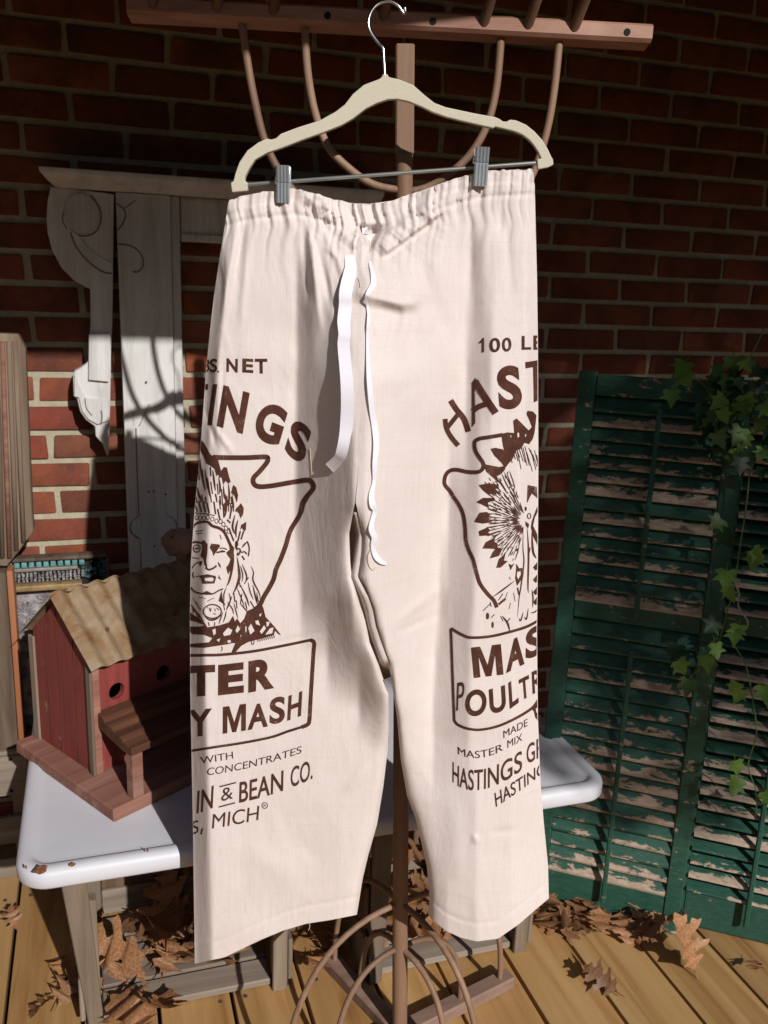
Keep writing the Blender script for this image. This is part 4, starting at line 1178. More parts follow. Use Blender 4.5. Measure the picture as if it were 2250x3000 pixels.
k.fill(P1, [(322, 500), (338, 500), (338, 518), (322, 518)]).glyph(P1, 'N', (418, 512), (540, 520), (420, 366), B).glyph(P1, 'E', (590, 518), (708, 525), (592, 368), B).glyph(P1, 'T', (728, 530), (862, 530), (725, 372), B)
k.build('net_weight_print')
k = Ink()
k.fill(P1, [(160, 640), (222, 645), (218, 706), (160, 700)]).fill(P1, [(272, 645), (320, 647), (262, 1092), (212, 1085)])
k.glyph(P1, 'N', (312, 1098), (594, 1184), (388, 656), .045).glyph(P1, 'G', (687, 1218), (976, 1330), (807, 812), .045).glyph(P1, 'S', (1035, 1380), (1240, 1524), (1150, 1000), .04)
k.build('arched_name_print')
k = Ink()
k.stroke(P1, 52, [(270, 1436), (420, 1440), (640, 1440), (840, 1432), (866, 1460), (850, 1500), (780, 1585), (712, 1660), (716, 1722), (770, 1752), (900, 1745), (1150, 1702), (1290, 1682), (1340, 1705), (1356, 1770), (1300, 1845), (1250, 1930), (1222, 2032)])
k.stroke(P2, 56, [(1466, -8), (1400, 90), (1360, 240), (1250, 430), (1190, 620), (1130, 780), (1075, 900), (1045, 1020), (990, 1130), (930, 1230), (875, 1340), (790, 1430)])
k.build('map_outline_print')
k = Ink()
for pts in ([(150, 1250), (182, 1290), (240, 1400), (330, 1470), (362, 1590), (372, 1650), (345, 1660), (330, 1620), (312, 1640), (290, 1560), (250, 1530), (200, 1500), (170, 1420), (130, 1350)],
            [(390, 1540), (425, 1550), (445, 1640), (465, 1700), (440, 1722), (410, 1690), (385, 1735), (368, 1660), (350, 1600)],
            [(490, 1735), (525, 1760), (545, 1850), (530, 1925), (505, 1850), (468, 1820)], [(575, 1930), (602, 1980), (602, 2040), (560, 2060), (545, 2010), (508, 2020)]):
    k.fill(P1, pts)
k.fill(P2, [(600, 150), (650, 108), (682, 160), (672, 240), (642, 285), (622, 220), (575, 190)]).fill(P2, [(648, 365), (712, 325), (708, 420), (690, 445), (660, 400), (640, 430)])
k.fill(P2, [(560, 0), (612, 0), (600, 90), (585, 40)])
for pts in ([(130, 1440), (140, 1560), (185, 1780)], [(160, 1560), (165, 1680), (195, 1800)], [(270, 1570), (285, 1690), (300, 1800)], [(335, 1650), (350, 1760), (345, 1830)], [(385, 1740), (395, 1850), (412, 1900)], [(105, 1760), (120, 1840), (150, 1905)],
            [(440, 1720), (450, 1850), (445, 1960)], [(215, 1650), (232, 1800), (255, 1880)], [(480, 1840), (490, 1940), (500, 2000)], [(300, 1830), (315, 1900)], [(400, 1930), (400, 2020)], [(245, 1540), (250, 1640)]):
    k.stroke(P1, 21, pts, True, True)
for pts in ([(85, 100), (118, 205)], [(138, 90), (168, 208)], [(188, 90), (218, 212)], [(238, 105), (262, 222)], [(318, 80), (340, 235)], [(365, 170), (392, 300)], [(432, 110), (442, 275)], [(460, -10), (468, 160), (455, 260)], [(520, 340), (478, 300)], [(392, 10), (400, 120)],
            [(575, 240), (545, 380), (570, 470)], [(610, 300), (585, 420), (590, 520)], [(640, 440), (610, 560)], [(500, 400), (560, 560)], [(680, 440), (650, 540)], [(540, 130), (510, 290)]):
    k.stroke(P2, 25, pts, True, True)
k.stroke(P2, 10, [(75, 215), (150, 225), (230, 230), (330, 250)], True).stroke(P2, 9, [(80, 90), (160, 80), (250, 100)], True)
for pts in ([(115, 1540), (125, 1680)], [(185, 1560), (205, 1700), (215, 1780)], [(250, 1700), (268, 1830)], [(320, 1720), (330, 1840)], [(365, 1780), (375, 1900)], [(425, 1850), (430, 1960)], [(150, 1840), (165, 1920)], [(340, 1900), (355, 2000)], [(460, 1930), (470, 2020)], [(90, 1850), (100, 1930)]):
    k.stroke(P1, 15, pts, True, True)
for pts in ([(420, 60), (425, 130)], [(490, 60), (500, 200)], [(530, 20), (535, 110)], [(560, 100), (555, 200)], [(345, 30), (355, 90)], [(280, 20), (290, 90)], [(215, 20), (225, 80)], [(150, 10), (160, 70)]):
    k.stroke(P2, 17, pts, True, True)
k.build('headdress_print')
k = Ink()
k.stroke(P2, 26, [(40, 460), (60, 400), (100, 350), (170, 328), (250, 325)], True).stroke(P2, 34, [(250, 325), (300, 375), (380, 402), (440, 445), (480, 520), (520, 610), (545, 640)], True)
for q in ((110, 300), (150, 310), (200, 308), (245, 300), (300, 320), (350, 345), (400, 350), (435, 385), (465, 430), (500, 470)):
    k.ellipse(P2, q[0], q[1] - 28, 20, 26, 8)
k.fill(P2, [(478, 480), (520, 600), (565, 640), (552, 800), (535, 900), (490, 965), (468, 880), (500, 840), (522, 780), (490, 740), (468, 700), (512, 660), (500, 600)])
k.fill(P2, [(170, 560), (200, 548), (242, 600), (240, 700), (226, 800), (240, 895), (205, 850), (192, 780), (158, 740), (175, 660)])
k.fill(P2, [(285, 592), (380, 600), (395, 622), (355, 680), (312, 742), (300, 690), (268, 640)])
k.stroke(P2, 24, [(45, 580), (100, 572), (172, 582)]).ellipse(P2, 110, 650, 42, 44, 13).fill(P2, [(90, 640), (132, 640), (132, 658), (90, 658)])
k.stroke(P2, 19, [(350, 700), (400, 690), (455, 686)]).stroke(P2, 12, [(390, 650), (430, 645), (480, 662)]).fill(P2, [(405, 672), (432, 670), (432, 690), (405, 690)])
k.stroke(P2, 22, [(215, 880), (260, 908), (320, 884), (350, 858)]).stroke(P2, 18, [(368, 815), (385, 850), (402, 885)], True, True).stroke(P2, 14, [(55, 890), (95, 835), (165, 808)]).fill(P2, [(135, 830), (185, 800), (160, 870)])
k.fill(P2, [(140, 980), (240, 962), (340, 985), (345, 1005), (325, 1075), (180, 1080), (165, 1020)], [[(205, 1008), (300, 1000), (322, 1022), (300, 1052), (210, 1045)]])
k.fill(P2, [(380, 970), (405, 1035), (372, 1010)]).stroke(P2, 16, [(72, 930), (62, 975), (80, 1015)], True, True).stroke(P2, 8, [(90, 990), (140, 985)], False)
k.stroke(P2, 17, [(38, 1120), (80, 1170), (170, 1198), (300, 1202), (370, 1165), (430, 1140)]).fill(P2, [(165, 1196), (230, 1165), (292, 1194), (230, 1218)]).fill(P2, [(412, 1160), (425, 1250), (460, 1345), (400, 1300), (375, 1285)])
for q in ((95, 440, 190, 430), (105, 470, 180, 462), (390, 480, 410, 540), (55, 760, 140, 770), (60, 1250, 120, 1330), (140, 1240, 220, 1260), (240, 1290, 320, 1250)):
    k.stroke(P2, 8, [(q[0], q[1]), (q[2], q[3])], False)
k.build('face_print')
k = Ink()
k.stroke(P2, 34, [(598, 745), (620, 880), (628, 1000), (592, 1120), (545, 1210)], True, True).stroke(P2, 28, [(548, 640), (552, 800), (512, 1020), (470, 1115)], True, True)
k.fill(P2, [(575, 570), (605, 545), (618, 600), (600, 640), (640, 650), (655, 690), (620, 740), (590, 730), (605, 690), (575, 640)], [[(600, 660), (630, 665), (625, 700), (605, 700)]])
k.stroke(P2, 22, [(660, 640), (690, 600), (725, 570)], True, True).stroke(P2, 16, [(722, 560), (748, 640), (738, 745)]).stroke(P2, 16, [(655, 700), (690, 690), (720, 720)]).stroke(P2, 18, [(660, 740), (690, 790)], False)
for pts, w in (([(660, 840), (715, 975), (705, 1055)], 14), ([(768, 865), (800, 940), (795, 1040), (868, 1190), (882, 1275)], 14), ([(640, 1090), (715, 1250), (745, 1350)], 16), ([(560, 1190), (575, 1300)], 14),
               ([(650, 1330), (735, 1430)], 14), ([(790, 1090), (825, 1240), (852, 1340)], 16), ([(690, 1080), (740, 1000)], 12), ([(540, 1230), (500, 1330), (470, 1400)], 16), ([(590, 1280), (600, 1380)], 12), ([(480, 1300), (540, 1380), (560, 1450)], 12),
               ([(660, 1200), (640, 1330)], 12), ([(430, 1300), (450, 1400)], 10), ([(700, 1300), (720, 1390)], 14), ([(760, 1290), (820, 1390)], 14), ([(40, 1330), (120, 1450), (140, 1520)], 18), ([(130, 1440), (190, 1540)], 14)):
    k.stroke(P2, w * 1.3, pts, True, True)
k.ellipse(P2, 300, 1415, 110, 84, 15).stroke(P2, 22, [(205, 1470), (260, 1515), (340, 1510), (420, 1450)], True, True)
for q in ((265, 1375, 270, 1410), (285, 1370, 278, 1420), (330, 1380, 335, 1415), (310, 1440, 345, 1450), (350, 1370, 385, 1400), (240, 1360, 250, 1380)):
    k.stroke(P2, 9, [(q[0], q[1]), (q[2], q[3])], False)
k.fill(P2, [(15, 1420), (120, 1490), (200, 1545), (240, 1608), (380, 1585), (500, 1548), (550, 1470), (575, 1540), (600, 1500), (640, 1560), (690, 1500), (720, 1410), (790, 1380), (885, 1300), (922, 1380), (945, 1480), (1010, 1550), (1060, 1605), (1135, 1705), (1100, 1690), (1060, 1650), (1050, 1700), (900, 1745), (740, 1785), (650, 1835), (600, 1890), (570, 1930), (525, 1930), (580, 1800), (545, 1800), (480, 1815), (350, 1835), (200, 1858), (30, 1848), (20, 1810), (150, 1800), (260, 1790), (300, 1740), (200, 1700), (60, 1690), (20, 1660), (20, 1600), (150, 1600), (200, 1580), (100, 1540), (15, 1520)],
       [[(300, 1640), (340, 1620), (345, 1680), (315, 1710)], [(430, 1680), (490, 1610), (545, 1640), (520, 1700), (440, 1715)], [(580, 1650), (610, 1580), (640, 1630), (600, 1680)], [(735, 1620), (770, 1560), (815, 1650), (760, 1700)], [(820, 1530), (860, 1520), (885, 1590), (830, 1570)],
        [(875, 1660), (930, 1580), (955, 1620), (900, 1690)], [(955, 1540), (1000, 1540), (985, 1590), (960, 1600)], [(940, 1700), (1000, 1620), (1045, 1610), (1030, 1680)], [(700, 1590), (718, 1600), (715, 1680), (700, 1660)], [(480, 1770), (520, 1760), (530, 1790), (490, 1800)], [(865, 1460), (900, 1430), (890, 1480)], [(350, 1760), (400, 1740), (380, 1790)], [(640, 1700), (655, 1700), (645, 1740)]])
for j in range(9):
    k.stroke(P2, 10, [(850 + j * 24, 1735 - j * 4), (856 + j * 25, 1785 - j * 6)], False)
k.ellipse(P2, 790, 1780, 16, 38, 10).stroke(P2, 10, [(410, 1840), (420, 1870), (405, 1900)])
for pts in ([(640, 860), (668, 960), (660, 1060)], [(600, 1130), (650, 1250), (690, 1360)], [(560, 1310), (590, 1420), (610, 1500)], [(500, 1190), (520, 1260), (505, 1330)], [(735, 1060), (760, 1180), (800, 1270)], [(840, 1180), (850, 1260), (870, 1320)],
            [(620, 1020), (640, 1120)], [(470, 1120), (440, 1210), (445, 1290)], [(60, 1350), (70, 1430)], [(95, 1300), (160, 1400)], [(430, 1420), (400, 1500), (380, 1570)], [(470, 1400), (455, 1480), (430, 1550)], [(250, 1545), (262, 1590)], [(330, 1545), (325, 1590)]):
    k.stroke(P2, 15, pts, True, True)
k.build('beadwork_print')
k = Ink()
k.stroke(P3, 30, [(15, 258), (200, 256), (380, 250), (700, 215), (1000, 160), (1300, 98), (1345, 88)]).stroke(P3, 42, [(1330, 92), (1366, 125), (1358, 250), (1330, 700), (1316, 950), (1296, 1004), (1230, 1034)]).stroke(P3, 28, [(1240, 1030), (1080, 1080), (900, 1142), (600, 1202), (300, 1248), (30, 1290)])
k.build('banner_box_print')
k = Ink()
k.glyph(P3, 'T', (-5, 705), (296, 692), (-5, 372), .05).glyph(P3, 'E', (328, 692), (606, 660), (330, 362), .05).glyph(P3, 'R', (655, 662), (934, 612), (657, 322), .05)
k.build('banner_word_print')
k = Ink()
k.glyph(P3, 'Y', (5, 1142), (262, 1122), (5, 850), .025).glyph(P3, 'M', (378, 1106), (628, 1070), (380, 815), .03).glyph(P3, 'A', (645, 1068), (866, 1026), (655, 800), .03).glyph(P3, 'S', (882, 1012), (1048, 980), (890, 722), .03).glyph(P3, 'H', (1075, 966), (1224, 912), (1090, 696), .025)
k.build('banner_word_print')
k = Ink()
k.word(P3, 'WITH', [(138, 1432), (320, 1405), (492, 1372)], (-6, -76)).word(P3, 'CONCENTRATES', [(208, 1556), (700, 1466), (1228, 1314)], (4, -80))
k.build('small_line_print')
k = Ink()
k.word(P3, 'IN', [(95, 1968), (180, 1942), (270, 1906)], (12, -245), .012).glyph(P3, '&', (362, 1838), (490, 1806), (362, 1700)).stroke(P3, 15, [(345, 1677), (522, 1632)], False).stroke(P3, 15, [(335, 1897), (512, 1850)], False)
k.word(P3, 'BEAN', [(555, 1852), (790, 1796), (1030, 1722)], (6, -225), .012).word(P3, 'CO.', [(1110, 1690), (1230, 1645), (1348, 1592)], (6, -222), .01)
k.build('company_line_print')
k = Ink()
k.glyph(P3, 'S', (45, 2198), (118, 2172), (45, 2058)).stroke(P3, 17, [(158, 2128), (142, 2192)], False)
k.build('town_line_print')
k = Ink()
k.word(P3, 'MICH', [(262, 2132), (510, 2090), (762, 2038)], (12, -160))
k.build('town_line_print')
k = Ink()
k.ellipse(P3, 832, 1880, 30, 32, 8).glyph(P3, 'R', (820, 1898), (848, 1892), (820, 1868))
k.build('registered_mark_print')
# right leg
k = Ink()
k.glyph(P4, '1', (590, 366), (655, 362), (590, 180), .02).glyph(P4, '0', (728, 365), (866, 356), (725, 180), .02).glyph(P4, '0', (890, 356), (1012, 350), (888, 174), .02).glyph(P4, 'L', (1145, 330), (1266, 328), (1145, 150), .02).glyph(P4, 'B', (1295, 330), (1440, 330), (1295, 145), .02)
k.build('net_weight_print')
k = Ink()
k.stroke(P4, 62, [(152, 1225), (165, 1330), (215, 1440), (322, 1572)]).stroke(P4, 72, [(222, 985), (300, 1105), (395, 1225), (452, 1390)]).stroke(P4, 58, [(185, 1335), (260, 1240), (320, 1165)])
k.fill(P4, [(497, 755), (545, 690), (560, 760), (532, 830), (540, 1280), (497, 1334)]).stroke(P4, 92, [(532, 735), (640, 905), (808, 1152)]).stroke(P4, 70, [(505, 1125), (580, 1070), (690, 1030)])
k.glyph(P4, 'S', (858, 1118), (1160, 1078), (812, 556), .04).fill(P4, [(1190, 490), (1380, 462), (1380, 540), (1195, 572)]).fill(P4, [(1290, 548), (1352, 532), (1356, 990), (1300, 1012)])
k.build('arched_name_print')
k = Ink()
k.stroke(P4, 50, [(900, 1432), (720, 1462), (590, 1484), (532, 1530), (545, 1640), (600, 1730), (645, 1800), (640, 1868), (580, 1912), (440, 1912), (300, 1884), (210, 1900), (155, 1965), (145, 2070), (205, 2150), (252, 2220)])
k.stroke(P5, 48, [(250, 235), (330, 350), (385, 480), (410, 650), (418, 800), (455, 930), (515, 1060), (560, 1230), (605, 1370), (700, 1500), (785, 1590), (822, 1680)])
k.build('map_outline_print')
k = Ink()
k.fill(P4, [(1035, 1245), (1080, 1220), (1160, 1300), (1235, 1375), (1275, 1330), (1245, 1250), (1205, 1160), (1220, 1120), (1290, 1130), (1335, 1180), (1325, 1280), (1310, 1400), (1290, 1480), (1240, 1555), (1180, 1535), (1140, 1610), (1070, 1640), (1030, 1740), (985, 1795), (930, 1690), (900, 1560), (880, 1420), (960, 1400), (1050, 1410)],
       [[(1000, 1430), (1015, 1440), (1010, 1470), (998, 1465)], [(1085, 1410), (1112, 1400), (1115, 1455), (1092, 1470)], [(1185, 1420), (1205, 1430), (1200, 1460), (1188, 1455)]])
k.fill(P4, [(742, 1612), (800, 1600), (900, 1620), (950, 1690), (992, 1782), (930, 1862), (880, 1790), (790, 1700)]).fill(P4, [(640, 1805), (700, 1820), (850, 1850), (930, 1830), (930, 1880), (880, 1940), (820, 1970), (862, 2062), (780, 1990), (690, 1910)])
for pts in ([(588, 92), (720, 68), (842, 90), (850, 140), (790, 140), (820, 215), (720, 205), (640, 160)], [(555, 312), (640, 258), (785, 260), (800, 292), (705, 320), (722, 392), (640, 350)], [(528, 568), (600, 450), (690, 440), (740, 470), (715, 520), (765, 575), (640, 592)],
            [(588, 690), (700, 640), (740, 680), (708, 710), (782, 742), (600, 752)], [(636, 915), (680, 830), (805, 768), (785, 820), (835, 860), (820, 922), (700, 915)], [(730, 1045), (770, 960), (820, 895), (895, 920), (850, 1012)], [(815, 1165), (850, 1050), (935, 975), (915, 1070), (965, 1080), (870, 1162)],
            [(975, 1110), (1000, 1195), (1030, 1140), (1055, 1105), (1010, 1130)]):
    k.fill(P5, pts)
k.fill(P5, [(1075, 1110), (1110, 1170), (1175, 1165), (1165, 1280), (1085, 1400), (1060, 1300), (1072, 1200)], [[(1085, 1215), (1110, 1215), (1130, 1205), (1135, 1250), (1100, 1320), (1080, 1270)]])
rg = np.random.RandomState(4); hub = np.array([1200., 560.])
for a in np.linspace(R(108), R(250), 27):
    rr = 560 if math.degrees(a) < 215 else 760
    d = np.array([math.cos(a), math.sin(a)]); nrm_ = np.array([-d[1], d[0]])
    for side in (-1, 1):
        for s0, s1 in ((.16, .40), (.36, .62), (.60, .93)):
            s0 += rg.uniform(-.04, .05); s1 += rg.uniform(-.08, .04)
            p = hub + d * rr * s0 + nrm_ * side * (5 + 16 * s0); q = hub + d * rr * s1 + nrm_ * side * (5 + 16 * s1)
            if rg.rand() < .86: k.stroke(P5, rg.uniform(8, 14), [tuple(p), tuple((p + q) / 2 + rg.uniform(-7, 7, 2)), tuple(q)], True, True)
    for t_ in rg.uniform(.35, .95, 4):
        p = hub + d * rr * t_ + nrm_ * rg.uniform(-14, 14); k.stroke(P5, 11, [tuple(p), tuple(p + d * rg.uniform(20, 46) + nrm_ * rg.uniform(-9, 9))], False, True)
for j in range(16):
    x = 960 + j * 25; y = -520 + j * 8 + rg.uniform(-30, 60)
    k.stroke(P5, 12, [(x, y + 60), (x + 60 + rg.uniform(-10, 20), y + 220 + rg.uniform(0, 120))], False, True)
for j in range(7):
    k.stroke(P5, 13, [(1225 + j * 18, 90 + j * 4), (1260 + j * 14, 190 + 12 * j)], False, True); k.stroke(P5, 12, [(1320 - j * 16, 110), (1240 - j * 4, 260 + j * 10)], False, True)
k.ellipse(P5, 1240, 495, 22, 34, 12).ellipse(P5, 1195, 400, 14, 30).fill(P5, [(1190, 560), (1240, 600), (1230, 650), (1195, 620)])
k.build('headdress_print')
k = Ink()
for pts, w in (([(1165, 640), (1160, 900), (1172, 1100), (1135, 1400), (1112, 1550), (1088, 1810)], 18), ([(1212, 620), (1228, 850), (1232, 1050), (1225, 1400), (1232, 1490)], 24), ([(1275, 700), (1290, 950), (1335, 1045)], 30), ([(1255, 900), (1235, 1000)], 16),
               ([(1275, 1450), (1290, 1550), (1285, 1680)], 20), ([(775, 1540), (900, 1450), (1050, 1335)], 20), ([(845, 1640), (935, 1565)], 36), ([(845, 1585), (900, 1500)], 14), ([(640, 1725), (745, 1625)], 12), ([(735, 1610), (750, 1670)], 14), ([(990, 1990), (960, 1880), (890, 1790)], 26), ([(960, 1860), (995, 1815)], 14), ([(905, 1860), (870, 1790)], 10), ([(750, 1810), (790, 1770)], 14),
               ([(1110, 1820), (1130, 1850), (1165, 1740)], 18), ([(1180, 1800), (1205, 1830), (1230, 1690)], 18), ([(1260, 1750), (1310, 1740), (1350, 1700)], 18), ([(985, 1280), (1000, 1320)], 8), ([(1000, 1620), (980, 1700)], 8), ([(1090, 1420), (1110, 1520)], 24), ([(960, 1480), (920, 1600)], 8), ([(1040, 1490), (1060, 1600)], 8)):
    k.stroke(P5, w, pts, True, True)
k.fill(P5, [(1345, 370), (1275, 560), (1262, 640), (1290, 760), (1360, 890), (1360, 760), (1292, 620), (1312, 520), (1352, 440)])
for y in (1130, 1290, 1450, 1580):
    k.fill(P5, [(1290, y + 30), (1330, y - 20), (1362, y - 40), (1362, y + 60), (1320, y + 70)])
k.ellipse(P5, 702, 1790, 20, 44).ellipse(P5, 768, 1905, 15, 42)
k.build('streamers_print')
k = Ink()
k.stroke(P6, 30, [(1128, -4), (1000, 62), (800, 122), (600, 166), (400, 176), (300, 142), (200, 84)]).stroke(P6, 28, [(215, 84), (188, 92), (192, 200), (206, 600), (222, 1000), (228, 1075), (265, 1122)]).stroke(P6, 28, [(255, 1112), (350, 1155), (500, 1172), (700, 1132), (900, 1042), (1060, 942), (1130, 855)]).fill(P6, [(1055, 940), (1130, 880), (1132, 1075), (1100, 1040), (1085, 975)], [[(1105, 945), (1122, 930), (1122, 990), (1112, 985)]])
k.build('banner_box_print')
k = Ink()
k.glyph(P6, 'M', (437, 614), (757, 576), (408, 284), .05).glyph(P6, 'A', (785, 562), (984, 462), (790, 228), .045).glyph(P6, 'S', (992, 428), (1180, 345), (1000, 96), .04)
k.build('banner_word_print')
k = Ink()
k.glyph(P6, 'P', (246, 968), (326, 955), (258, 664), .0).glyph(P6, 'O', (345, 1040), (574, 1012), (345, 750), .03).glyph(P6, 'U', (614, 1012), (788, 962), (598, 738), .03).glyph(P6, 'L', (826, 950), (922, 878), (808, 668), .025).glyph(P6, 'T', (938, 862), (1048, 806), (920, 634), .025).glyph(P6, 'R', (1072, 790), (1180, 735), (1060, 550), .025)
k.build('banner_word_print')
k = Ink()
k.word(P6, 'MADE', [(757, 1262), (890, 1196), (1018, 1128)], (-2, -78)).word(P6, 'MASTER', [(266, 1434), (500, 1478), (752, 1392)], (-4, -80)).word(P6, 'MIX', [(800, 1368), (880, 1332), (960, 1286)], (0, -80))
k.build('small_line_print')
k = Ink()
k.word(P6, 'HASTINGS', [(206, 1738), (520, 1822), (958, 1610)], (2, -225), .008).word(P6, 'GR', [(1008, 1548), (1100, 1500), (1195, 1440)], (-3, -212), .01)
k.build('company_line_print')
k = Ink()
k.word(P6, 'HASTING', [(676, 2008), (930, 1836), (1205, 1632)], (-18, -152), .008, (0, -128))
k.build('town_line_print')

# drawstring tapes, tag and loose threads
P7 = (900, 480, 4.4229); P8 = (900, 1250, 3.16)
def ribbon(name, pts, lift, m_=M_RIB, th=.0007):
    """pts: (x, y, half width px, twist px)"""
    mb = MB(TO); n = len(pts)
    C = bez([Vector((p[0], p[1], p[2])) for p in pts], 6); N_ = len(C); A = []; Bv = []
    px = []; py = []; of = []
    for i, c_ in enumerate(C):
        t = (C[min(N_ - 1, i + 1)] - C[max(0, i - 1)]); t = Vector((t.x, t.y, 0)).normalized()
        s = Vector((-t.y, t.x, 0)) * c_.z
        for sg in (1, -1): px.append(c_.x + s.x * sg); py.append(c_.y + s.y * sg); of.append(lift * min(1.0, i / 9.0 - .25) + .0016 * math.sin(i * .30 + (sg + 1) * .2))
    f = np.array([relief(np.array([c_.x]), np.array([c_.y]))[0] for c_ in C])
    e_ = relief(np.array(px), np.array(py)).reshape(-1, 2)
    f = np.maximum(f, e_.max(1)); f = np.stack([f, f], 1); f = (f * .8 + np.maximum(e_, 0) * .2).ravel()
    f = np.maximum(f, e_.ravel())
    W = on_cloth(np.array(px), np.array(py), 0, f + np.array(of))
    W2 = on_cloth(np.array(px), np.array(py), 0, f + np.array(of) - th)
    L = [[W[2 * i], W[2 * i + 1], W2[2 * i + 1], W2[2 * i]] for i in range(N_)]
    mb.loft([[Vector(p) for p in l] for l in L]); obj(name, mb.mesh(name, True, 0, 1, 40), m_, ts)
ra = cv(P7, [(540, 1180), (565, 1320), (545, 1450), (520, 1550), (497, 1680), (497, 1800), (488, 1900), (475, 2050), (485, 2200)]) + cv((900, 950, 1.0), [(107, 60), (112, 120), (117, 180), (118, 240), (115, 300), (110, 330)])
wa = [13, 17, 19, 19, 19, 19, 19, 19, 18, 18, 18, 19, 19, 19, 17]
ribbon('drawstring', [(p[0], p[1], w) for p, w in zip(ra, wa)] + [(1003, 1318, 17), (992, 1345, 16), (965, 1372, 17)], .004)
rb = cv(P7, [(810, 1255), (830, 1340), (855, 1450), (855, 1560), (800, 1650), (765, 1730), (785, 1850), (797, 1960), (785, 2100), (780, 2200)])
rb += [(1078, 1050), (1082, 1120), (1090, 1200), (1098, 1250), (1102, 1300), (1098, 1360), (1096, 1410), (1088, 1450), (1092, 1480), (1100, 1495), (1092, 1520), (1088, 1550), (1098, 1575), (1092, 1600), (1102, 1630), (1118, 1646), (1134, 1652)]
wb = [4, 5, 7, 8, 6, 4, 4, 4, 3.5, 3.5, 5, 7, 8, 9, 8, 7, 5, 7, 9, 8, 6, 8, 9, 6, 8, 7, 4]
ribbon('drawstring', [(p[0], p[1], w) for p, w in zip(rb, wb)], .0045)
tg = cv(P7, [(708, 815), (785, 815), (790, 910), (715, 915)])
W = on_cloth(np.array([p[0] for p in tg]), np.array([p[1] for p in tg]), .002); W2 = on_cloth(np.array([p[0] for p in tg]), np.array([p[1] for p in tg]), .0012)
obj('size_tag', MB(TO).loft([[Vector(p) for p in W2], [Vector(p) for p in W]]).mesh('tag'), M_TAG, ts)
for pts in (cv(P7, [(800, 990), (810, 1080), (818, 1140)]), cv(P8, [(585, 1130), (560, 1210), (575, 1290), (610, 1330), (630, 1300)]), cv(P7, [(655, 1470), (680, 1540), (688, 1600)]), cv(P1, [(1320, 1340), (1330, 1480), (1342, 1640)]), [(905, 2704), (908, 2714), (903, 2726)]):
    q = bez([Vector((p[0], p[1], 0)) for p in pts], 5)
    W = on_cloth(np.array([p.x for p in q]), np.array([p.y for p in q]), .0012)
    obj('loose_thread', MB(TO).tube([Vector(p) for p in W], .0005, 5).mesh('thread', True), M_THREAD, ts)

# ------------------------------------------------------------------ ivy on the right shutter
iv = empty('ivy_vine', tuple(S0 + SE * .1 + np.array([0, 0, 1.1]))); IO = S0 + SE * .1 + np.array([0, 0, 1.1])
tag(iv, 'trailing green ivy draped over the top of the right shutter', 'plant')
ln = R(2); SUP = SN * math.sin(ln) + np.array([0, 0, math.cos(ln)]); SNN = np.cross(SE, SUP); SNN = SNN / np.linalg.norm(SNN)
if SNN @ np.array([-.6, -.8, 0]) < 0: SNN = -SNN
def on_sh(x, y, off=.03): return Vector(at_plane(x, y, S0 + SNN * off, SNN))
def ivy_leaf(seed):
    r_ = random.Random(seed)
    out = [(0, 0), (.28, -.12), (.52, .02), (.34, .22), (.62, .52), (.30, .50), (.16, .72), (0, 1.0), (-.16, .72), (-.30, .50), (-.62, .52), (-.34, .22), (-.52, .02), (-.28, -.12)]
    out = [(x * r_.uniform(.9, 1.1), y * r_.uniform(.92, 1.08)) for x, y in out]
    vs = [Vector((x, y, .16 * abs(x) + .10 * y * y + r_.uniform(-.03, .03))) for x, y in out] + [Vector((0, .3, -.02))]
    mb = MB(); n = len(out); mb.add(vs, [(i, (i + 1) % n, n) for i in range(n)])
    mb.tube([(0, .02, 0), (.02, -.25, -.05), (0, -.45, -.12)], .018, 5)
    return mb.mesh('ivy_leaf', True)
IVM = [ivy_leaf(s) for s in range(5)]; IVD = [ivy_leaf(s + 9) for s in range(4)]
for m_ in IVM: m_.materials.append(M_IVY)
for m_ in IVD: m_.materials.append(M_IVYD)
rng = random.Random(17)
def put_leaf(px, py, size, dark=False, off=None):
    p = on_sh(px, py, off if off is not None else rng.uniform(.03, .07))
    o_ = bpy.data.objects.new('leaf', rng.choice(IVD if dark else IVM))
    nrm = Vector(SNN) + Vector((rng.uniform(-.6, .6), rng.uniform(-.4, .3), rng.uniform(-.2, .8)))
    q = nrm.to_track_quat('Z', 'Y')
    o_.rotation_mode = 'QUATERNION'; o_.rotation_quaternion = q @ Vector((0, 0, 1)).rotation_difference(Vector((0, 0, 1)))
    e = q.to_matrix() @ Matrix.Rotation(math.pi + rng.uniform(-.9, .9), 3, 'Z')
    o_.rotation_quaternion = e.to_quaternion()
    o_.location = p - Vector(IO); o_.scale = (size,) * 3; o_.parent = iv; COL.objects.link(o_)
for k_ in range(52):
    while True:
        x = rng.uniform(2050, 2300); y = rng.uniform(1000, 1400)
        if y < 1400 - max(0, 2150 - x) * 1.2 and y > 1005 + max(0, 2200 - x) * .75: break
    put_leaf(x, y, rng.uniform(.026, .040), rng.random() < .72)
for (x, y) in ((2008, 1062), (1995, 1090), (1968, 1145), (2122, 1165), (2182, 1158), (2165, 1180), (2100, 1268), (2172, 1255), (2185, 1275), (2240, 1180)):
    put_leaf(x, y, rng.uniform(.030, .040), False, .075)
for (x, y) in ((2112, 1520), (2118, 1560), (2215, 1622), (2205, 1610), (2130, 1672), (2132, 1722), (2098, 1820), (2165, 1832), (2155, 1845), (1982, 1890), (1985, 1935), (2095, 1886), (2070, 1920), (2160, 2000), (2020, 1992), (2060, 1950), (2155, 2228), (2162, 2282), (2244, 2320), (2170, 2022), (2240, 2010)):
    put_leaf(x, y, rng.uniform(.030, .042), rng.random() < .25, .045)
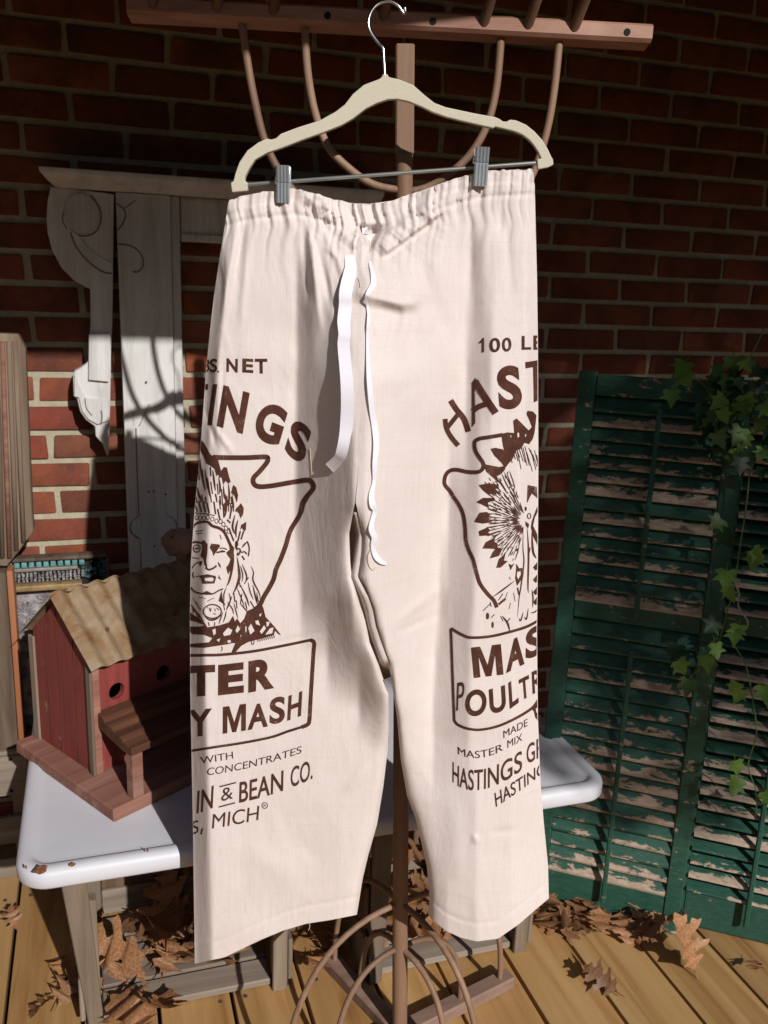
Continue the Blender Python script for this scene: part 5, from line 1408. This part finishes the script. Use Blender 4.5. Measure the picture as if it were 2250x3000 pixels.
for pts, m_ in (([(2240, 960), (2180, 1080), (2110, 1180), (2060, 1230)], M_STEM), ([(2200, 1300), (2190, 1450), (2168, 1600), (2150, 1720), (2128, 1800), (2105, 1880), (2060, 1940), (2010, 2000)], M_STEM),
                ([(2150, 1890), (2185, 1950), (2205, 2050), (2216, 2150), (2192, 2240), (2215, 2320), (2214, 2390)], M_STEM), ([(2100, 1160), (2040, 1110), (2000, 1085), (1970, 1140)], M_STEM), ([(2150, 1700), (2165, 1740), (2163, 1775), (2184, 1808), (2190, 1830), (2170, 1858)], M_TWIG)):
    obj('stem', MB(IO).tube(bez([on_sh(x, y, .034) for x, y in pts], 6), .0014 if m_ is M_STEM else .002, 6).mesh('stem', True), m_, iv)

# ------------------------------------------------------------------ dry oak leaves
def oak_leaf(seed):
    r_ = random.Random(seed)
    half = [(.02, .0), (.07, .09), (.17, .12), (.27, .19), (.22, .22), (.15, .235), (.12, .28), (.17, .32), (.31, .37), (.42, .46), (.33, .46), (.29, .51), (.20, .46), (.145, .48), (.13, .53), (.19, .58), (.31, .66), (.40, .78), (.29, .77), (.24, .82), (.17, .75), (.12, .76), (.13, .81), (.20, .90), (.11, .91), (.06, .95), (.0, 1.0)]
    R_ = [(x * r_.uniform(.75, 1.25), y + r_.uniform(-.015, .015)) for x, y in half]
    L_ = [(-x * r_.uniform(.75, 1.25), y + r_.uniform(-.015, .015) + .03) for x, y in half[:-1]]
    out = R_ + L_[::-1]
    curl = r_.uniform(-.5, .7); cup = r_.uniform(.2, .9); tw = r_.uniform(-.6, .6); ph = r_.uniform(0, 6)
    vs = []
    for x, y in out:
        a = tw * (y - .5); z = curl * (y - .4) ** 2 + cup * x * x + .05 * math.sin(7 * x + 5 * y + ph)
        vs.append(Vector((x * math.cos(a), y, z + x * math.sin(a))))
    mb = MB(); mb.add(vs, [tuple(t) for t in tessellate_polygon([[Vector((x, y, 0)) for x, y in out]])])
    mb.tube([(0, .04, 0), (.01, -.10, .01), (.03, -.22, .05)], .011, 5)
    m_ = mb.mesh('oak_leaf', True); m_.materials.append(M_OAK); return m_
OAK = [oak_leaf(s) for s in range(9)]
rng = random.Random(29)
def oak(loc, size, yaw, label, group=None, tilt=(0, 0), k_=None):
    o_ = bpy.data.objects.new('oak_leaf', OAK[rng.randrange(9) if k_ is None else k_])
    o_.location = loc; o_.scale = (size,) * 3
    o_.rotation_euler = (tilt[0], tilt[1], yaw); COL.objects.link(o_)
    tag(o_, label, 'leaf', group); return o_
def drift(n, fx, label, group, size=(.07, .12), tl=.5):
    for _ in range(n):
        x, y, z = fx(); sz = rng.uniform(*size); ti = (rng.uniform(-tl, tl), rng.uniform(-tl, tl)); m_ = max(abs(ti[0]), abs(ti[1])) / tl; f_ = (sz - size[0]) / (size[1] - size[0])
        look = ('small ' if f_ < .34 else 'large ' if f_ > .66 else 'middling ') + ('flat ' if m_ < .45 else 'steeply tilted ' if m_ > .8 else 'tilted ')
        oak((x, y, z), sz, rng.uniform(0, 6.28), look + label, group, ti)
def along_shutter():
    s = rng.uniform(-.36, .0); d = rng.uniform(.0, .055) * (1 if s < -.1 else .55); p = S0 + SE * s - SN * d
    return p[0], p[1], rng.uniform(.008, .035)
drift(24, along_shutter, 'brown oak leaf in the drift at the foot of the shutters', 'oak leaves drifted against the shutters', (.065, .105), .35)
drift(19, lambda: (rng.uniform(.04, .25), rng.uniform(-.60, -.44), rng.uniform(.025, .075)), 'brown oak leaf heaped inside the crate left of the pole', 'oak leaves in the left crate', (.09, .15), .55)
drift(22, lambda: (rng.uniform(.50, .76), rng.uniform(-.66, -.42), rng.uniform(.025, .08)), 'brown oak leaf heaped inside the crate behind the pole', 'oak leaves in the right crate', (.08, .13), .55)
drift(3, lambda: (rng.uniform(-.125, -.10), rng.uniform(-.62, -.45), rng.uniform(.006, .02)), 'dry oak leaf blown against the outer side of the left crate', 'oak leaves beside the left crate', (.05, .08), .4)
drift(8, lambda: (rng.uniform(.34, .44), rng.uniform(-.62, -.3), rng.uniform(.006, .02)), 'dry oak leaf lying in the gap between the two crates', 'oak leaves between the crates', (.06, .09), .5)
p = at_z(2030, 2815, .03)
o_ = oak((p[0], p[1] - .01, .012), .115, R(20), 'large tan oak leaf standing upright against the corner of the shutters', None, (R(68), 0), 2)
p = at_z(1745, 2735, .01); oak((p[0], p[1], .016), .10, R(60), 'pale oak leaf lying flat in front of the leaf drift by the shutters', None, (.15, .1), 4)
p = at_z(1790, 2900, .0); oak((p[0], p[1] - .02, .012), .075, R(20), 'small rust red oak leaf curled on the deck beside a plank gap', None, (.4, -.6), 5)
p = at_z(2200, 2825, .0); oak((p[0], p[1], .012), .05, R(150), 'small golden oak leaf on the deck by the right shutter', None, (.3, .2), 1)
p = at_z(50, 2740, .0); oak((p[0], p[1], .014), .055, R(10), 'reddish oak leaf stuck in a deck gap left of the table top', None, (.5, -.3), 6)
p = at_z(170, 2960, .0); oak((p[0], p[1], .014), .085, R(-30), 'brown oak leaf on the deck in front of the left crate post', None, (.3, .3), 7)
p = at_z(330, 2960, .0); oak((p[0], p[1], .03), .13, R(-150), 'yellowish oak leaf spilling out of the left crate over its front board', None, (.2, .2), 3)
p = at_z(500, 2960, .0); oak((p[0], p[1], .03), .11, R(160), 'dark rust oak leaf propped against the left crate front board', None, (.5, .0), 8)
p = at_z(690, 2890, .0); oak((p[0], p[1] + .02, .045), .13, R(175), 'tall tan oak leaf leaning out of the left crate beside its right post', None, (.9, .1), 0)
p = at_z(1015, 2805, .0); oak((p[0], p[1], .01), .06, R(100), 'orange brown oak leaf standing beside the rear rack bow', None, (.9, .1), 5)
